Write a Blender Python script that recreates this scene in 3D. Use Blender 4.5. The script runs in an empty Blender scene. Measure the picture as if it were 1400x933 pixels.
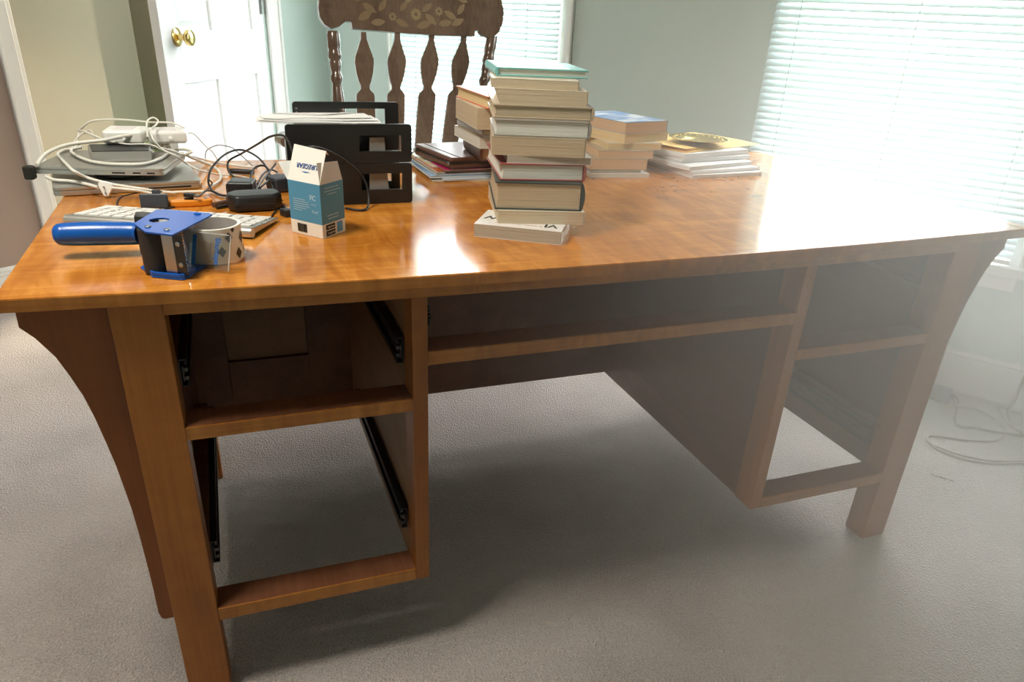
import bpy, bmesh, math, random
from mathutils import Vector, Matrix
random.seed(7)
SC = bpy.context.scene
COL = SC.collection
R = math.radians

# ------------------------------------------------------------------ camera, world, lights, exposure
cam_d = bpy.data.cameras.new('camera'); cam = bpy.data.objects.new('camera', cam_d); COL.objects.link(cam)
SC.camera = cam
cam_d.sensor_fit = 'HORIZONTAL'; cam_d.sensor_width = 36.0
cam_d.lens = 36.0 * 1008.997 / 1400
cam_d.shift_x = (700 - 698.585) / 1400
cam_d.shift_y = (532.451 - 466.5) / 1400
cam_d.clip_start = 0.02
_yaw, _pit, _rol = -0.3764, -0.4725, 0.0504
_fw = Vector((-math.sin(_yaw)*math.cos(_pit), math.cos(_yaw)*math.cos(_pit), math.sin(_pit)))
_r = Vector((math.cos(_yaw), math.sin(_yaw), 0)); _u = _r.cross(_fw)
_r2 = _r*math.cos(_rol) + _u*math.sin(_rol); _u2 = -_r*math.sin(_rol) + _u*math.cos(_rol)
cam.matrix_world = Matrix(((_r2.x,_u2.x,-_fw.x,0.2907),(_r2.y,_u2.y,-_fw.y,-1.0336),(_r2.z,_u2.z,-_fw.z,1.1061),(0,0,0,1)))

SKY = 28.0
w = bpy.data.worlds.new('sky'); SC.world = w; w.use_nodes = True
bg = w.node_tree.nodes['Background']; bg.inputs['Color'].default_value = (0.98, 0.99, 1.0, 1); bg.inputs['Strength'].default_value = SKY

SC.view_settings.view_transform = 'Standard'; SC.view_settings.look = 'None'
SC.view_settings.gamma = 1.0; SC.view_settings.use_curve_mapping = False
SC.view_settings.exposure = 0.0
SC.cycles.max_bounces = 10; SC.cycles.diffuse_bounces = 6; SC.cycles.glossy_bounces = 4
SC.cycles.transparent_max_bounces = 12; SC.cycles.caustics_reflective = False; SC.cycles.caustics_refractive = False
SC.cycles.use_denoising = True
SC.cycles.volume_bounces = 2; SC.cycles.volume_step_rate = 3.0; SC.cycles.volume_max_steps = 64

FILL_LAMP = 40.0      # watts of the fill lamp added above the room
HALL_LAMP = 44.0      # watts of the warm lamp in the hallway

# ------------------------------------------------------------------ room frames
PW = Vector((2.648, 0.472, 0)); TH = R(124)
EA = Vector((math.cos(TH), math.sin(TH), 0)); NI = Vector((-EA.y, EA.x, 0))     # along the window wall (to the left), into the room
AL = 3.218                                                                      # the left corner
def WA(a, d=0, z=0): v = PW + EA*a + NI*d; return Vector((v.x, v.y, z))
M_BACK = Matrix.Translation(PW) @ Matrix.Rotation(TH + math.pi, 4, 'Z')        # x = -a, y = outwards
M_LEFT = Matrix.Translation(WA(AL)) @ Matrix.Rotation(TH - math.pi/2, 4, 'Z')  # x = -d, y = outwards

def portal(mw, x0, x1, z0, z1):
    ld = bpy.data.lights.new('window_portal', 'AREA'); ld.shape = 'RECTANGLE'; ld.size = x1-x0; ld.size_y = z1-z0
    ld.cycles.is_portal = True
    o = bpy.data.objects.new('window_portal', ld); COL.objects.link(o)
    o.matrix_world = mw @ Matrix.Translation(((x0+x1)/2, 0.10, (z0+z1)/2)) @ Matrix.Rotation(-math.pi/2, 4, 'X')
WIN1 = (-2.725, -1.825); WIN2 = (-0.93, -0.105); WZ0, WZ1 = 0.46, 1.98
portal(M_BACK, *WIN1, WZ0, WZ1); portal(M_BACK, *WIN2, WZ0, WZ1)

# ------------------------------------------------------------------ materials
MATS = {}
def newmat(name):
    m = bpy.data.materials.new(name); m.use_nodes = True; MATS[name] = m
    nt = m.node_tree; b = nt.nodes['Principled BSDF']
    return m, nt, b
def mat(name, col, rough=0.5, metal=0.0, spec=0.5, var=0.0, vscale=20, bump=0.0, bscale=200, vstretch=(1,1,1), coat=0.0, emit=0, alpha=None, bstretch=None):
    m, nt, b = newmat(name)
    b.inputs['Base Color'].default_value = (*col, 1); b.inputs['Roughness'].default_value = rough
    b.inputs['Metallic'].default_value = metal; b.inputs['Specular IOR Level'].default_value = spec
    b.inputs['Coat Weight'].default_value = coat
    if emit: b.inputs['Emission Color'].default_value = (*col, 1); b.inputs['Emission Strength'].default_value = emit
    if var or bump:
        tc = nt.nodes.new('ShaderNodeTexCoord')
    if var:
        mp = nt.nodes.new('ShaderNodeMapping'); mp.inputs['Scale'].default_value = vstretch
        nz = nt.nodes.new('ShaderNodeTexNoise'); nz.inputs['Scale'].default_value = vscale; nz.inputs['Detail'].default_value = 4
        mx = nt.nodes.new('ShaderNodeMix'); mx.data_type = 'RGBA'
        mx.inputs['A'].default_value = (*[c*(1-var) for c in col], 1); mx.inputs['B'].default_value = (*[min(1, c*(1+var)) for c in col], 1)
        nt.links.new(tc.outputs['Object'], mp.inputs['Vector']); nt.links.new(mp.outputs['Vector'], nz.inputs['Vector'])
        nt.links.new(nz.outputs['Fac'], mx.inputs['Factor']); nt.links.new(mx.outputs['Result'], b.inputs['Base Color'])
    if bump:
        mp2 = nt.nodes.new('ShaderNodeMapping'); mp2.inputs['Scale'].default_value = bstretch or (1,1,1)
        n2 = nt.nodes.new('ShaderNodeTexNoise'); n2.inputs['Scale'].default_value = bscale; n2.inputs['Detail'].default_value = 3
        bp = nt.nodes.new('ShaderNodeBump'); bp.inputs['Strength'].default_value = bump; bp.inputs['Distance'].default_value = 0.002
        nt.links.new(tc.outputs['Object'], mp2.inputs['Vector']); nt.links.new(mp2.outputs['Vector'], n2.inputs['Vector'])
        nt.links.new(n2.outputs['Fac'], bp.inputs['Height']); nt.links.new(bp.outputs['Normal'], b.inputs['Normal'])
    if alpha is not None: b.inputs['Alpha'].default_value = alpha
    return m

def wood(name, dark, mid, light, rough, axis='X', fig=1.0, coat=0.0, spec=0.5):
    m, nt, b = newmat(name)
    N = nt.nodes.new; L = nt.links.new
    tc = N('ShaderNodeTexCoord')
    s = {'X': (1.6, 9, 9), 'Y': (9, 1.6, 9), 'Z': (9, 9, 1.6)}[axis]
    f = {'X': (26, 7.0, 7.0), 'Y': (7.0, 26, 7.0), 'Z': (7.0, 7.0, 26)}[axis]
    g = {'X': (6, 160, 160), 'Y': (160, 6, 160), 'Z': (160, 160, 6)}[axis]
    def noise(sc, scale, det, dist=0.0):
        mp = N('ShaderNodeMapping'); mp.inputs['Scale'].default_value = sc
        nz = N('ShaderNodeTexNoise'); nz.inputs['Scale'].default_value = scale; nz.inputs['Detail'].default_value = det; nz.inputs['Distortion'].default_value = dist
        L(tc.outputs['Object'], mp.inputs['Vector']); L(mp.outputs['Vector'], nz.inputs['Vector']); return nz
    a = noise(s, 1.0, 4, 0.8); c = noise(f, 1.0, 3, 1.6); d = noise(g, 1.0, 2)
    wa, wc, wd = .42, .42*fig, .20; S_ = wa+wc+wd
    m0 = N('ShaderNodeMath'); m0.operation = 'MULTIPLY'; L(a.outputs['Fac'], m0.inputs[0]); m0.inputs[1].default_value = wa/S_
    m1 = N('ShaderNodeMath'); m1.operation = 'MULTIPLY_ADD'; L(c.outputs['Fac'], m1.inputs[0]); m1.inputs[1].default_value = wc/S_; L(m0.outputs[0], m1.inputs[2])
    m2 = N('ShaderNodeMath'); m2.operation = 'MULTIPLY_ADD'; L(d.outputs['Fac'], m2.inputs[0]); m2.inputs[1].default_value = wd/S_; L(m1.outputs[0], m2.inputs[2])
    cr = N('ShaderNodeValToRGB'); e = cr.color_ramp.elements
    lo, hi = .36, .64
    e[0].position = lo; e[0].color = (*dark, 1); e[1].position = hi; e[1].color = (*light, 1)
    k = cr.color_ramp.elements.new(min((lo+hi)/2, .98)); k.color = (*mid, 1)
    L(m2.outputs[0], cr.inputs['Fac']); L(cr.outputs['Color'], b.inputs['Base Color'])
    b.inputs['Roughness'].default_value = rough; b.inputs['Coat Weight'].default_value = coat; b.inputs['Coat Roughness'].default_value = rough*0.6
    b.inputs['Specular IOR Level'].default_value = spec
    bp = N('ShaderNodeBump'); bp.inputs['Strength'].default_value = 0.03; bp.inputs['Distance'].default_value = 0.001
    L(d.outputs['Fac'], bp.inputs['Height']); L(bp.outputs['Normal'], b.inputs['Normal'])
    return m

wood('desk_top', (.34,.105,.010), (.49,.18,.023), (.68,.29,.052), 0.13, 'X', 1.0)
wood('desk_edge', (.22,.072,.010), (.33,.12,.019), (.45,.18,.035), 0.3, 'X', 0.9)
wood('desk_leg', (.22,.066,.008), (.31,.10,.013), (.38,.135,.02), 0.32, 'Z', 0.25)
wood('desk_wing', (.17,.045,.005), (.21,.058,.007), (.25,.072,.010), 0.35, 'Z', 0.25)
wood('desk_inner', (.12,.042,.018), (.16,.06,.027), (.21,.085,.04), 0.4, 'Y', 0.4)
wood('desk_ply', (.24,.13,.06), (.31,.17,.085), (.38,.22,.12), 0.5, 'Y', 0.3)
wood('chair_wood', (.085,.05,.03), (.14,.085,.055), (.20,.13,.085), 0.22, 'Z', 0.3, coat=0.6)
mat('wall_paint', (.56,.665,.625), 0.85, spec=.2, var=.03, vscale=3, bump=.05, bscale=300)
mat('hall_paint', (.29,.27,.21), 0.9, spec=.2, var=.03, vscale=3)
mat('tan_paint', (.40,.31,.26), 0.9, spec=.2, var=.03, vscale=3)
mat('ceiling_paint', (.8,.8,.78), 0.95)
mat('trim_paint', (.82,.82,.80), 0.35)
mat('door_paint', (.84,.85,.84), 0.3)
mat('brass', (.80,.58,.22), 0.16, 1.0)
mat('plate_brass', (.85,.68,.30), 0.25, 1.0, bump=.6, bscale=220)
mat('steel', (.42,.42,.42), 0.32, 1.0)
mat('slide_steel', (.13,.13,.125), 0.38, 1.0)
mat('dark_steel', (.07,.07,.07), 0.4, 0.9)
mat('white_plastic', (.80,.79,.74), 0.35)
mat('white_cable', (.72,.70,.62), 0.45)
mat('grey_cable', (.20,.17,.13), 0.5)
mat('beige_cable', (.34,.28,.24), 0.55)
mat('black_plastic', (.016,.016,.017), 0.35)
mat('black_cable', (.014,.014,.014), 0.45)
mat('black_matte', (.02,.02,.02), 0.55, bump=.1, bscale=600)
mat('slate_plastic', (.045,.05,.06), 0.35)
mat('black_lacquer', (.012,.012,.012), 0.3, var=.5, vscale=6, vstretch=(1,1,6))
mat('aluminium', (.60,.59,.55), 0.33, 0.85, bump=.02, bscale=900)
mat('orange_plastic', (.75,.26,.015), 0.4)
mat('blue_plastic', (.003,.085,.38), 0.28, bump=.05, bscale=300)
mat('blue_metal', (.004,.085,.42), 0.3, 0.1)
mat('brown_pen', (.10,.05,.025), 0.4)
mat('card_white', (.80,.79,.72), 0.6)
mat('card_grey', (.22,.22,.21), 0.5)
mat('card_inner', (.72,.68,.66), 0.7)
mat('card_blue', (.075,.28,.45), 0.4, var=.15, vscale=9)
mat('card_blue_light', (.10,.34,.62), 0.4)
mat('ink_black', (.01,.01,.01), 0.5)
mat('ink_navy', (.02,.07,.25), 0.5)
mat('ink_blue', (.0,.10,.38), 0.4)
mat('ink_pale', (.45,.62,.72), 0.5)
mat('ink_red', (.40,.06,.05), 0.5)
mat('paper_white', (.80,.80,.80), 0.7)
mat('envelope_white', (.78,.77,.74), 0.6)
mat('manila', (.85,.55,.16), 0.6, var=.05, vscale=14, bump=.25, bscale=30)
mat('leather', (.10,.042,.022), 0.28, var=.3, vscale=25, bump=.2, bscale=60)
mat('leather_edge', (.02,.018,.014), 0.5)
mat('roll_grey', (.45,.43,.40), 0.7)
mat('shadow_felt', (.02,.02,.02), 0.9)
def pages(name, col, freq=260):
    mat(name, col, 0.85, spec=.2, var=.16, vscale=1.0, vstretch=(4,4,freq), bump=.5, bscale=1.0, bstretch=(6,6,freq*2))
pages('page_cream', (.58,.48,.33)); pages('page_tan', (.50,.40,.27)); pages('page_white', (.66,.65,.58)); pages('page_grey', (.44,.40,.32)); pages('page_yellow', (.70,.55,.30)); pages('page_peach', (.62,.44,.27))
for nm, c in dict(cover_teal=(.20,.52,.50), cover_cream=(.66,.58,.44), cover_grey=(.30,.28,.24), cover_red=(.30,.07,.06), cover_green=(.03,.045,.038),
                  cover_white=(.80,.78,.74), cover_tan=(.45,.36,.25), cover_slate=(.13,.16,.18), cover_coral=(.72,.20,.10), cover_blue=(.14,.27,.52), cover_bluewhite=(.55,.62,.70),
                  cover_brown=(.16,.08,.05), cover_magenta=(.40,.02,.10), cover_orange=(.50,.12,.03), cover_yellow=(.66,.50,.15), cover_skyblue=(.12,.25,.42), cover_dark=(.04,.045,.05)).items():
    mat(nm, c, 0.35, var=.06, vscale=30)
# blue sky photograph printed on a paperback
def printed(name, a, b_, scale, stretch=(1,1,1), rough=.3):
    m, nt, b = newmat(name); tc = nt.nodes.new('ShaderNodeTexCoord'); mp = nt.nodes.new('ShaderNodeMapping'); mp.inputs['Scale'].default_value = stretch
    nz = nt.nodes.new('ShaderNodeTexNoise'); nz.inputs['Scale'].default_value = scale; nz.inputs['Detail'].default_value = 5
    cr = nt.nodes.new('ShaderNodeValToRGB'); e = cr.color_ramp.elements; e[0].position = .45; e[0].color = (*a, 1); e[1].position = .58; e[1].color = (*b_, 1)
    nt.links.new(tc.outputs['Object'], mp.inputs['Vector']); nt.links.new(mp.outputs['Vector'], nz.inputs['Vector']); nt.links.new(nz.outputs['Fac'], cr.inputs['Fac'])
    nt.links.new(cr.outputs['Color'], b.inputs['Base Color']); b.inputs['Roughness'].default_value = rough
    return m
printed('cover_sky', (.14,.30,.60), (.75,.80,.86), 12, (1,3,1))
printed('cover_magazine', (.75,.75,.70), (.55,.45,.16), 30)
mat('stencil_gold', (.36,.26,.13), 0.35, 0.3, var=.25, vscale=60)
mat('stencil_tan', (.25,.165,.085), 0.4, 0.2, var=.25, vscale=60)

def carpet():
    m, nt, b = newmat('carpet'); N = nt.nodes.new; L = nt.links.new
    tc = N('ShaderNodeTexCoord')
    n1 = N('ShaderNodeTexNoise'); n1.inputs['Scale'].default_value = 2.2; n1.inputs['Detail'].default_value = 3
    n2 = N('ShaderNodeTexNoise'); n2.inputs['Scale'].default_value = 240; n2.inputs['Detail'].default_value = 4
    n3 = N('ShaderNodeTexVoronoi'); n3.inputs['Scale'].default_value = 230
    for n in (n1, n2, n3): L(tc.outputs['Object'], n.inputs['Vector'])
    ad = N('ShaderNodeMath'); ad.operation = 'MULTIPLY_ADD'; L(n2.outputs['Fac'], ad.inputs[0]); ad.inputs[1].default_value = .9; L(n1.outputs['Fac'], ad.inputs[2])
    cr = N('ShaderNodeValToRGB'); e = cr.color_ramp.elements; e[0].position = .65; e[0].color = (.285,.248,.222,1); e[1].position = 1.0; e[1].color = (.475,.422,.386,1)
    L(ad.outputs[0], cr.inputs['Fac']); L(cr.outputs['Color'], b.inputs['Base Color'])
    b.inputs['Roughness'].default_value = 1; b.inputs['Specular IOR Level'].default_value = .1
    b.inputs['Sheen Weight'].default_value = .25
    sm = N('ShaderNodeMath'); sm.operation = 'ADD'; L(n2.outputs['Fac'], sm.inputs[0]); L(n3.outputs['Distance'], sm.inputs[1])
    bp = N('ShaderNodeBump'); bp.inputs['Strength'].default_value = .9; bp.inputs['Distance'].default_value = .006
    L(sm.outputs[0], bp.inputs['Height']); L(bp.outputs['Normal'], b.inputs['Normal'])
carpet()
def slat_mat():
    m, nt, b = newmat('blind_slat'); N = nt.nodes.new; L = nt.links.new
    tr = N('ShaderNodeBsdfTranslucent'); tr.inputs['Color'].default_value = (.55,.78,.82,1)
    b.inputs['Base Color'].default_value = (.66,.76,.79,1); b.inputs['Roughness'].default_value = .5
    mx = N('ShaderNodeMixShader'); mx.inputs[0].default_value = .05
    L(b.outputs[0], mx.inputs[1]); L(tr.outputs[0], mx.inputs[2]); L(mx.outputs[0], nt.nodes['Material Output'].inputs['Surface'])
slat_mat()
def glass(name, amt, tint=(1,1,1), rough=.02):
    m, nt, b = newmat(name); N = nt.nodes.new; L = nt.links.new
    tr = N('ShaderNodeBsdfTransparent'); tr.inputs['Color'].default_value = (*tint, 1)
    gl = N('ShaderNodeBsdfGlossy'); gl.inputs['Roughness'].default_value = rough
    mx = N('ShaderNodeMixShader'); mx.inputs[0].default_value = amt
    L(tr.outputs[0], mx.inputs[1]); L(gl.outputs[0], mx.inputs[2]); L(mx.outputs[0], nt.nodes['Material Output'].inputs['Surface'])
glass('pane', .05); glass('clear_plastic', .12, (.88,.89,.88), .1)
mat('lawn', (.10,.17,.05), .95, var=.3, vscale=2)
def lamp_glass(name, col, s):
    m, nt, b = newmat(name); b.inputs['Base Color'].default_value = (.9,.9,.9,1); b.inputs['Emission Color'].default_value = (*col,1); b.inputs['Emission Strength'].default_value = s
lamp_glass('lamp_room', (1,.93,.82), 1.0); lamp_glass('lamp_hall', (1,.82,.55), 1.0)

# ------------------------------------------------------------------ mesh helpers
def wmat(o):
    m = o.matrix_basis.copy()
    while o.parent: o = o.parent; m = o.matrix_basis @ m
    return m
class MB:
    def __init__(s, M=None): s.v = []; s.f = []; s.M = M or Matrix()
    def add(s, vs, fs, M=None):
        k = len(s.v); T = s.M @ M if M is not None else s.M
        s.v += [T @ Vector(p) for p in vs]; s.f += [tuple(i+k for i in q) for q in fs]; return s
    def box(s, x0, x1, y0, y1, z0, z1, M=None):
        return s.add([(x0,y0,z0),(x1,y0,z0),(x1,y1,z0),(x0,y1,z0),(x0,y0,z1),(x1,y0,z1),(x1,y1,z1),(x0,y1,z1)],
                     [(3,2,1,0),(4,5,6,7),(0,1,5,4),(1,2,6,5),(2,3,7,6),(3,0,4,7)], M)
    def prism(s, poly, a, b, axis='Z', M=None):          # poly counter-clockwise in the plane; extruded from a to b
        n = len(poly)
        c = {'Z': lambda p, t: (p[0], p[1], t), 'Y': lambda p, t: (p[0], t, p[1]), 'X': lambda p, t: (t, p[0], p[1])}[axis]
        vs = [c(p, a) for p in poly] + [c(p, b) for p in poly]
        fs = [tuple(range(n-1, -1, -1)), tuple(range(n, 2*n))] + [(i, (i+1) % n, n+(i+1) % n, n+i) for i in range(n)]
        return s.add(vs, fs, M)
    def lathe(s, prof, M=None, n=24, caps=True):          # prof: (r, z) list
        vs = []; fs = []
        for r, z in prof:
            for i in range(n): t = 2*math.pi*i/n; vs.append((r*math.cos(t), r*math.sin(t), z))
        for j in range(len(prof)-1):
            for i in range(n): k = (i+1) % n; fs.append((j*n+i, j*n+k, (j+1)*n+k, (j+1)*n+i))
        if caps: fs.append(tuple(range(n-1, -1, -1))); fs.append(tuple((len(prof)-1)*n+i for i in range(n)))
        return s.add(vs, fs, M)
    def tube(s, pts, r, n=7, sub=5, smooth=True, flat=1.0):
        P = [Vector(p) for p in pts]
        if smooth and len(P) > 2:
            Q = []
            for i in range(len(P)-1):
                a = P[max(i-1, 0)]; b = P[i]; c = P[i+1]; d = P[min(i+2, len(P)-1)]
                for k in range(sub):
                    t = k/sub; Q.append(.5*((2*b)+(c-a)*t+(2*a-5*b+4*c-d)*t*t+(3*b-a-3*c+d)*t**3))
            P = Q + [P[-1]]
        rr = r if callable(r) else (lambda t: r)
        vs = []; fs = []; up = Vector((0,0,1)); pn = None
        for i, p in enumerate(P):
            t = (P[min(i+1, len(P)-1)] - P[max(i-1, 0)]).normalized()
            if pn is None:
                q = t.cross(up)
                if q.length < .05: q = t.cross(Vector((1,0,0)))
            else:
                q = pn - t*pn.dot(t)
            q.normalize(); pn = q; w_ = t.cross(q); ra = rr(i/max(1, len(P)-1))
            for k in range(n):
                an = 2*math.pi*k/n; vs.append(p + q*ra*math.cos(an) + w_*ra*flat*math.sin(an))
        m = len(P)
        for j in range(m-1):
            for k in range(n): k2 = (k+1) % n; fs.append((j*n+k, j*n+k2, (j+1)*n+k2, (j+1)*n+k))
        fs.append(tuple(range(n-1, -1, -1))); fs.append(tuple((m-1)*n+k for k in range(n)))
        return s.add(vs, fs)
    def mesh(s, name, bevel=0, seg=2, parent=None, smooth=40):
        vs = s.v
        if parent is not None:
            inv = wmat(parent).inverted(); vs = [inv @ p for p in vs]
        me = bpy.data.meshes.new(name); me.from_pydata([tuple(p) for p in vs], [], s.f)
        bm = bmesh.new(); bm.from_mesh(me); bmesh.ops.recalc_face_normals(bm, faces=bm.faces)
        if bevel:
            ed = [e for e in bm.edges if len(e.link_faces) == 2 and e.calc_face_angle(0) > R(30)]
            bmesh.ops.bevel(bm, geom=ed, offset=bevel, segments=seg, profile=.5, affect='EDGES', clamp_overlap=True)
        bm.to_mesh(me); bm.free()
        if smooth:
            me.shade_smooth(); me.set_sharp_from_angle(angle=R(smooth))
        return me
    def build(s, name, m, parent=None, bevel=0, seg=2, smooth=40):
        me = s.mesh(name, bevel, seg, parent, smooth); me.materials.append(MATS[m])
        o = bpy.data.objects.new(name, me); COL.objects.link(o)
        if bevel and smooth:
            wn = o.modifiers.new('weighted_normals', 'WEIGHTED_NORMAL'); wn.mode = 'FACE_AREA'; wn.weight = 90; wn.keep_sharp = True
        if parent: o.parent = parent
        return o
def tag(o, label, cat=None, group=None, kind=None):
    o['label'] = label
    if cat: o['category'] = cat
    if group: o['group'] = group
    if kind: o['kind'] = kind
    return o
def thing(name, loc, label, cat, rz=0, group=None):
    o = bpy.data.objects.new(name, None); COL.objects.link(o); o.empty_display_size = .05
    o.location = loc; o.rotation_euler = (0, 0, rz)
    o.matrix_basis = Matrix.Translation(Vector(loc)) @ Matrix.Rotation(rz, 4, 'Z')
    return tag(o, label, cat, group)
def struct(o, label): return tag(o, label, None, None, 'structure')
def text(s, size, m, M, parent, name='printed_lettering', ext=.00015, align='CENTER', bold=False, sx=1.0):
    cu = bpy.data.curves.new(name, 'FONT'); cu.body = s; cu.size = size; cu.align_x = align; cu.align_y = 'CENTER'; cu.extrude = ext
    if bold: cu.offset = size*.022
    tmp = bpy.data.objects.new('tmp', cu); COL.objects.link(tmp); dg_ = bpy.context.evaluated_depsgraph_get()
    me = bpy.data.meshes.new_from_object(tmp.evaluated_get(dg_)); bpy.data.objects.remove(tmp); bpy.data.curves.remove(cu)
    me.materials.clear(); me.materials.append(MATS[m]); me.name = name
    o = bpy.data.objects.new(name, me); COL.objects.link(o); o['kind'] = 'stuff'
    o.parent = parent; o.matrix_basis = wmat(parent).inverted() @ M @ Matrix.Scale(sx, 4, (1,0,0))
    return o
def marks(M, x0, x1, h, m, parent):          # a row of print too small to read
    b = MB(M); x = x0
    while x < x1:
        w_ = random.uniform(.35, .8)*h; k = random.random()
        b.box(x, x+w_*.3, -h/2, h/2, 0, .0002)
        if k > .3: b.box(x+w_*.3, x+w_, -h/2 if k > .65 else h*.2, -h*.2 if k > .65 else h/2, 0, .0002)
        x += w_+h*.28
    o = b.build('small_print', m, parent, smooth=0); o['kind'] = 'stuff'; return o
def RZ(a): return Matrix.Rotation(a, 4, 'Z')
def T(*p): return Matrix.Translation(Vector(p))
def frame(o, x, y):                       # matrix from origin and two unit axes
    x = Vector(x).normalized(); z = x.cross(Vector(y)).normalized(); y = z.cross(x)
    return Matrix(((x.x,y.x,z.x,o[0]),(x.y,y.y,z.y,o[1]),(x.z,y.z,z.z,o[2]),(0,0,0,1)))

# ------------------------------------------------------------------ the room
A0, A1, D1, HC = -1.7, AL, 4.7, 2.44
fl = MB()
fl.add([WA(A0-.1,-.13), WA(A1+3.2,-.13), WA(A1+3.2,D1+.1), WA(A0-.1,D1+.1)], [(0,1,2,3)])
o = fl.build('floor', 'carpet', smooth=0); struct(o, 'grey beige cut pile carpet covering the whole floor')
ce = MB(); ce.add([WA(A0-.1,-.13,HC), WA(A1+3.2,-.13,HC), WA(A1+3.2,D1+.1,HC), WA(A0-.1,D1+.1,HC)], [(3,2,1,0)])
o = ce.build('ceiling', 'ceiling_paint', smooth=0); struct(o, 'flat white ceiling above the desk')
gd = MB(); gd.add([(-40,-40,-.6),(40,-40,-.6),(40,40,-.6),(-40,40,-.6)], [(0,1,2,3)])
o = gd.build('ground_outside', 'lawn', smooth=0); struct(o, 'green lawn outside the windows')

def holed_wall(M, x0, x1, holes, t=.12):
    b = MB(M); xs = sorted([x0, x1] + [h for q in holes for h in q[:2]])
    for i in range(len(xs)-1):
        a, c = xs[i], xs[i+1]; hit = [q for q in holes if q[0] <= a+1e-6 and q[1] >= c-1e-6]
        if hit:
            z0, z1 = hit[0][2:]
            if z0 > 0.001: b.box(a, c, 0, t, 0, z0)
            b.box(a, c, 0, t, z1, HC)
        else: b.box(a, c, 0, t, 0, HC)
    return b
o = holed_wall(M_BACK, -AL-.12, -A0, [(*WIN1, WZ0, WZ1), (*WIN2, WZ0, WZ1)]).build('wall_back', 'wall_paint', smooth=0); struct(o, 'grey teal painted wall with two bright windows behind the desk')
DO = (-1.466, -.372)                     # doorway in the left wall
o = holed_wall(M_LEFT, -1.52, 0, [(*DO, 0, 2.06)]).build('wall_left', 'wall_paint', smooth=0); struct(o, 'grey teal wall with the doorway on the left')
b = MB(M_LEFT); b.box(-D1-.1, -1.52, 0, .12, 0, HC)
o = b.build('wall_left_near', 'tan_paint', smooth=0); struct(o, 'pinkish tan wall left of the doorway')
b = MB(); b.prism([WA(A0-.1,-.12)[:2], WA(A0-.1,D1+.1)[:2], WA(A0,D1+.1)[:2], WA(A0,-.12)[:2]], 0, HC)
o = b.build('wall_right', 'wall_paint', smooth=0); struct(o, 'painted side wall of the room to the right, out of view')
b = MB(); b.prism([WA(A0,D1)[:2], WA(A1,D1)[:2], WA(A1,D1+.1)[:2], WA(A0,D1+.1)[:2]], 0, HC)
o = b.build('wall_front', 'wall_paint', smooth=0); struct(o, 'painted wall behind the viewer, out of view')
# hallway beyond the door; deeper side passage added to darken its right part
b = MB(M_LEFT); b.box(-D1, -.45, 1.35, 1.45, 0, HC); b.box(-.55, -.45, 1.45, 2.3, 0, HC); b.box(-.55, .4, 2.3, 2.4, 0, HC); b.box(-D1-.1, -D1, .12, 1.45, 0, HC)
o = b.build('wall_hallway', 'hall_paint', smooth=0); struct(o, 'olive beige hallway wall seen through the doorway')
b = MB(M_LEFT); b.box(.30, .40, .12, 2.3, 0, HC)
o = b.build('wall_hallway_corner', 'hall_paint', smooth=0); struct(o, 'shaded olive wall corner in the hallway beside the open door')
# baseboards
def baseboard(M, x0, x1, nm, lab):
    b = MB(M); b.box(x0, x1, -.014, 0, 0, .118); b.box(x0, x1, -.019, 0, .118, .130); b.box(x0, x1, -.011, 0, .130, .146)
    o = b.build(nm, 'trim_paint', bevel=.002, seg=1); struct(o, lab)
baseboard(M_BACK, -AL+.02, -A0, 'baseboard_back', 'white moulded baseboard under the windows')
baseboard(M_LEFT, -.285, -.02, 'baseboard_left', 'short white baseboard between the door casing and the corner')
baseboard(M_LEFT, -D1, -1.528, 'baseboard_left_near', 'white baseboard left of the doorway')
# door casing
def casing(x0, x1, nm, lab):
    b = MB(M_LEFT); b.box(x0, x1, -.018, 0, 0, 2.06)
    xo = x0 if x0 < -1 else x1-.014
    b.box(xo, xo+.014, -.026, 0, 0, 2.06)
    o = b.build(nm, 'trim_paint', bevel=.003, seg=1); struct(o, lab)
casing(-1.524, -1.466, 'trim_1', 'white door casing at the far left edge of the picture')
casing(-.358, -.285, 'trim_2', 'white door casing on the hinge side of the door')
b = MB(M_LEFT); b.box(-1.524, -.285, -.018, 0, 2.06, 2.13); o = b.build('trim_3', 'trim_paint', bevel=.003, seg=1); struct(o, 'white head casing over the doorway')
b = MB(M_LEFT); b.box(-1.466, -1.446, 0, .12, 0, 2.06); b.box(-.392, -.372, 0, .12, 0, 2.06); b.box(-.404, -.392, .04, .055, 0, 2.06)
o = b.build('trim_4', 'trim_paint', bevel=.002, seg=1); struct(o, 'white door jamb lining the doorway')

# door leaf, hinged at the far end and swung into the room
HG = M_LEFT @ Vector((-.378, .02, 0)); DD = R(61.2)
MD = Matrix.Translation(HG) @ RZ(DD + math.pi)       # x runs from the hinge to the knob edge
door = thing('door_1', HG, 'white panelled door standing ajar with a brass knob', None, DD+math.pi); door['kind'] = 'structure'
DW, DT = .845, .035
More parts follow.
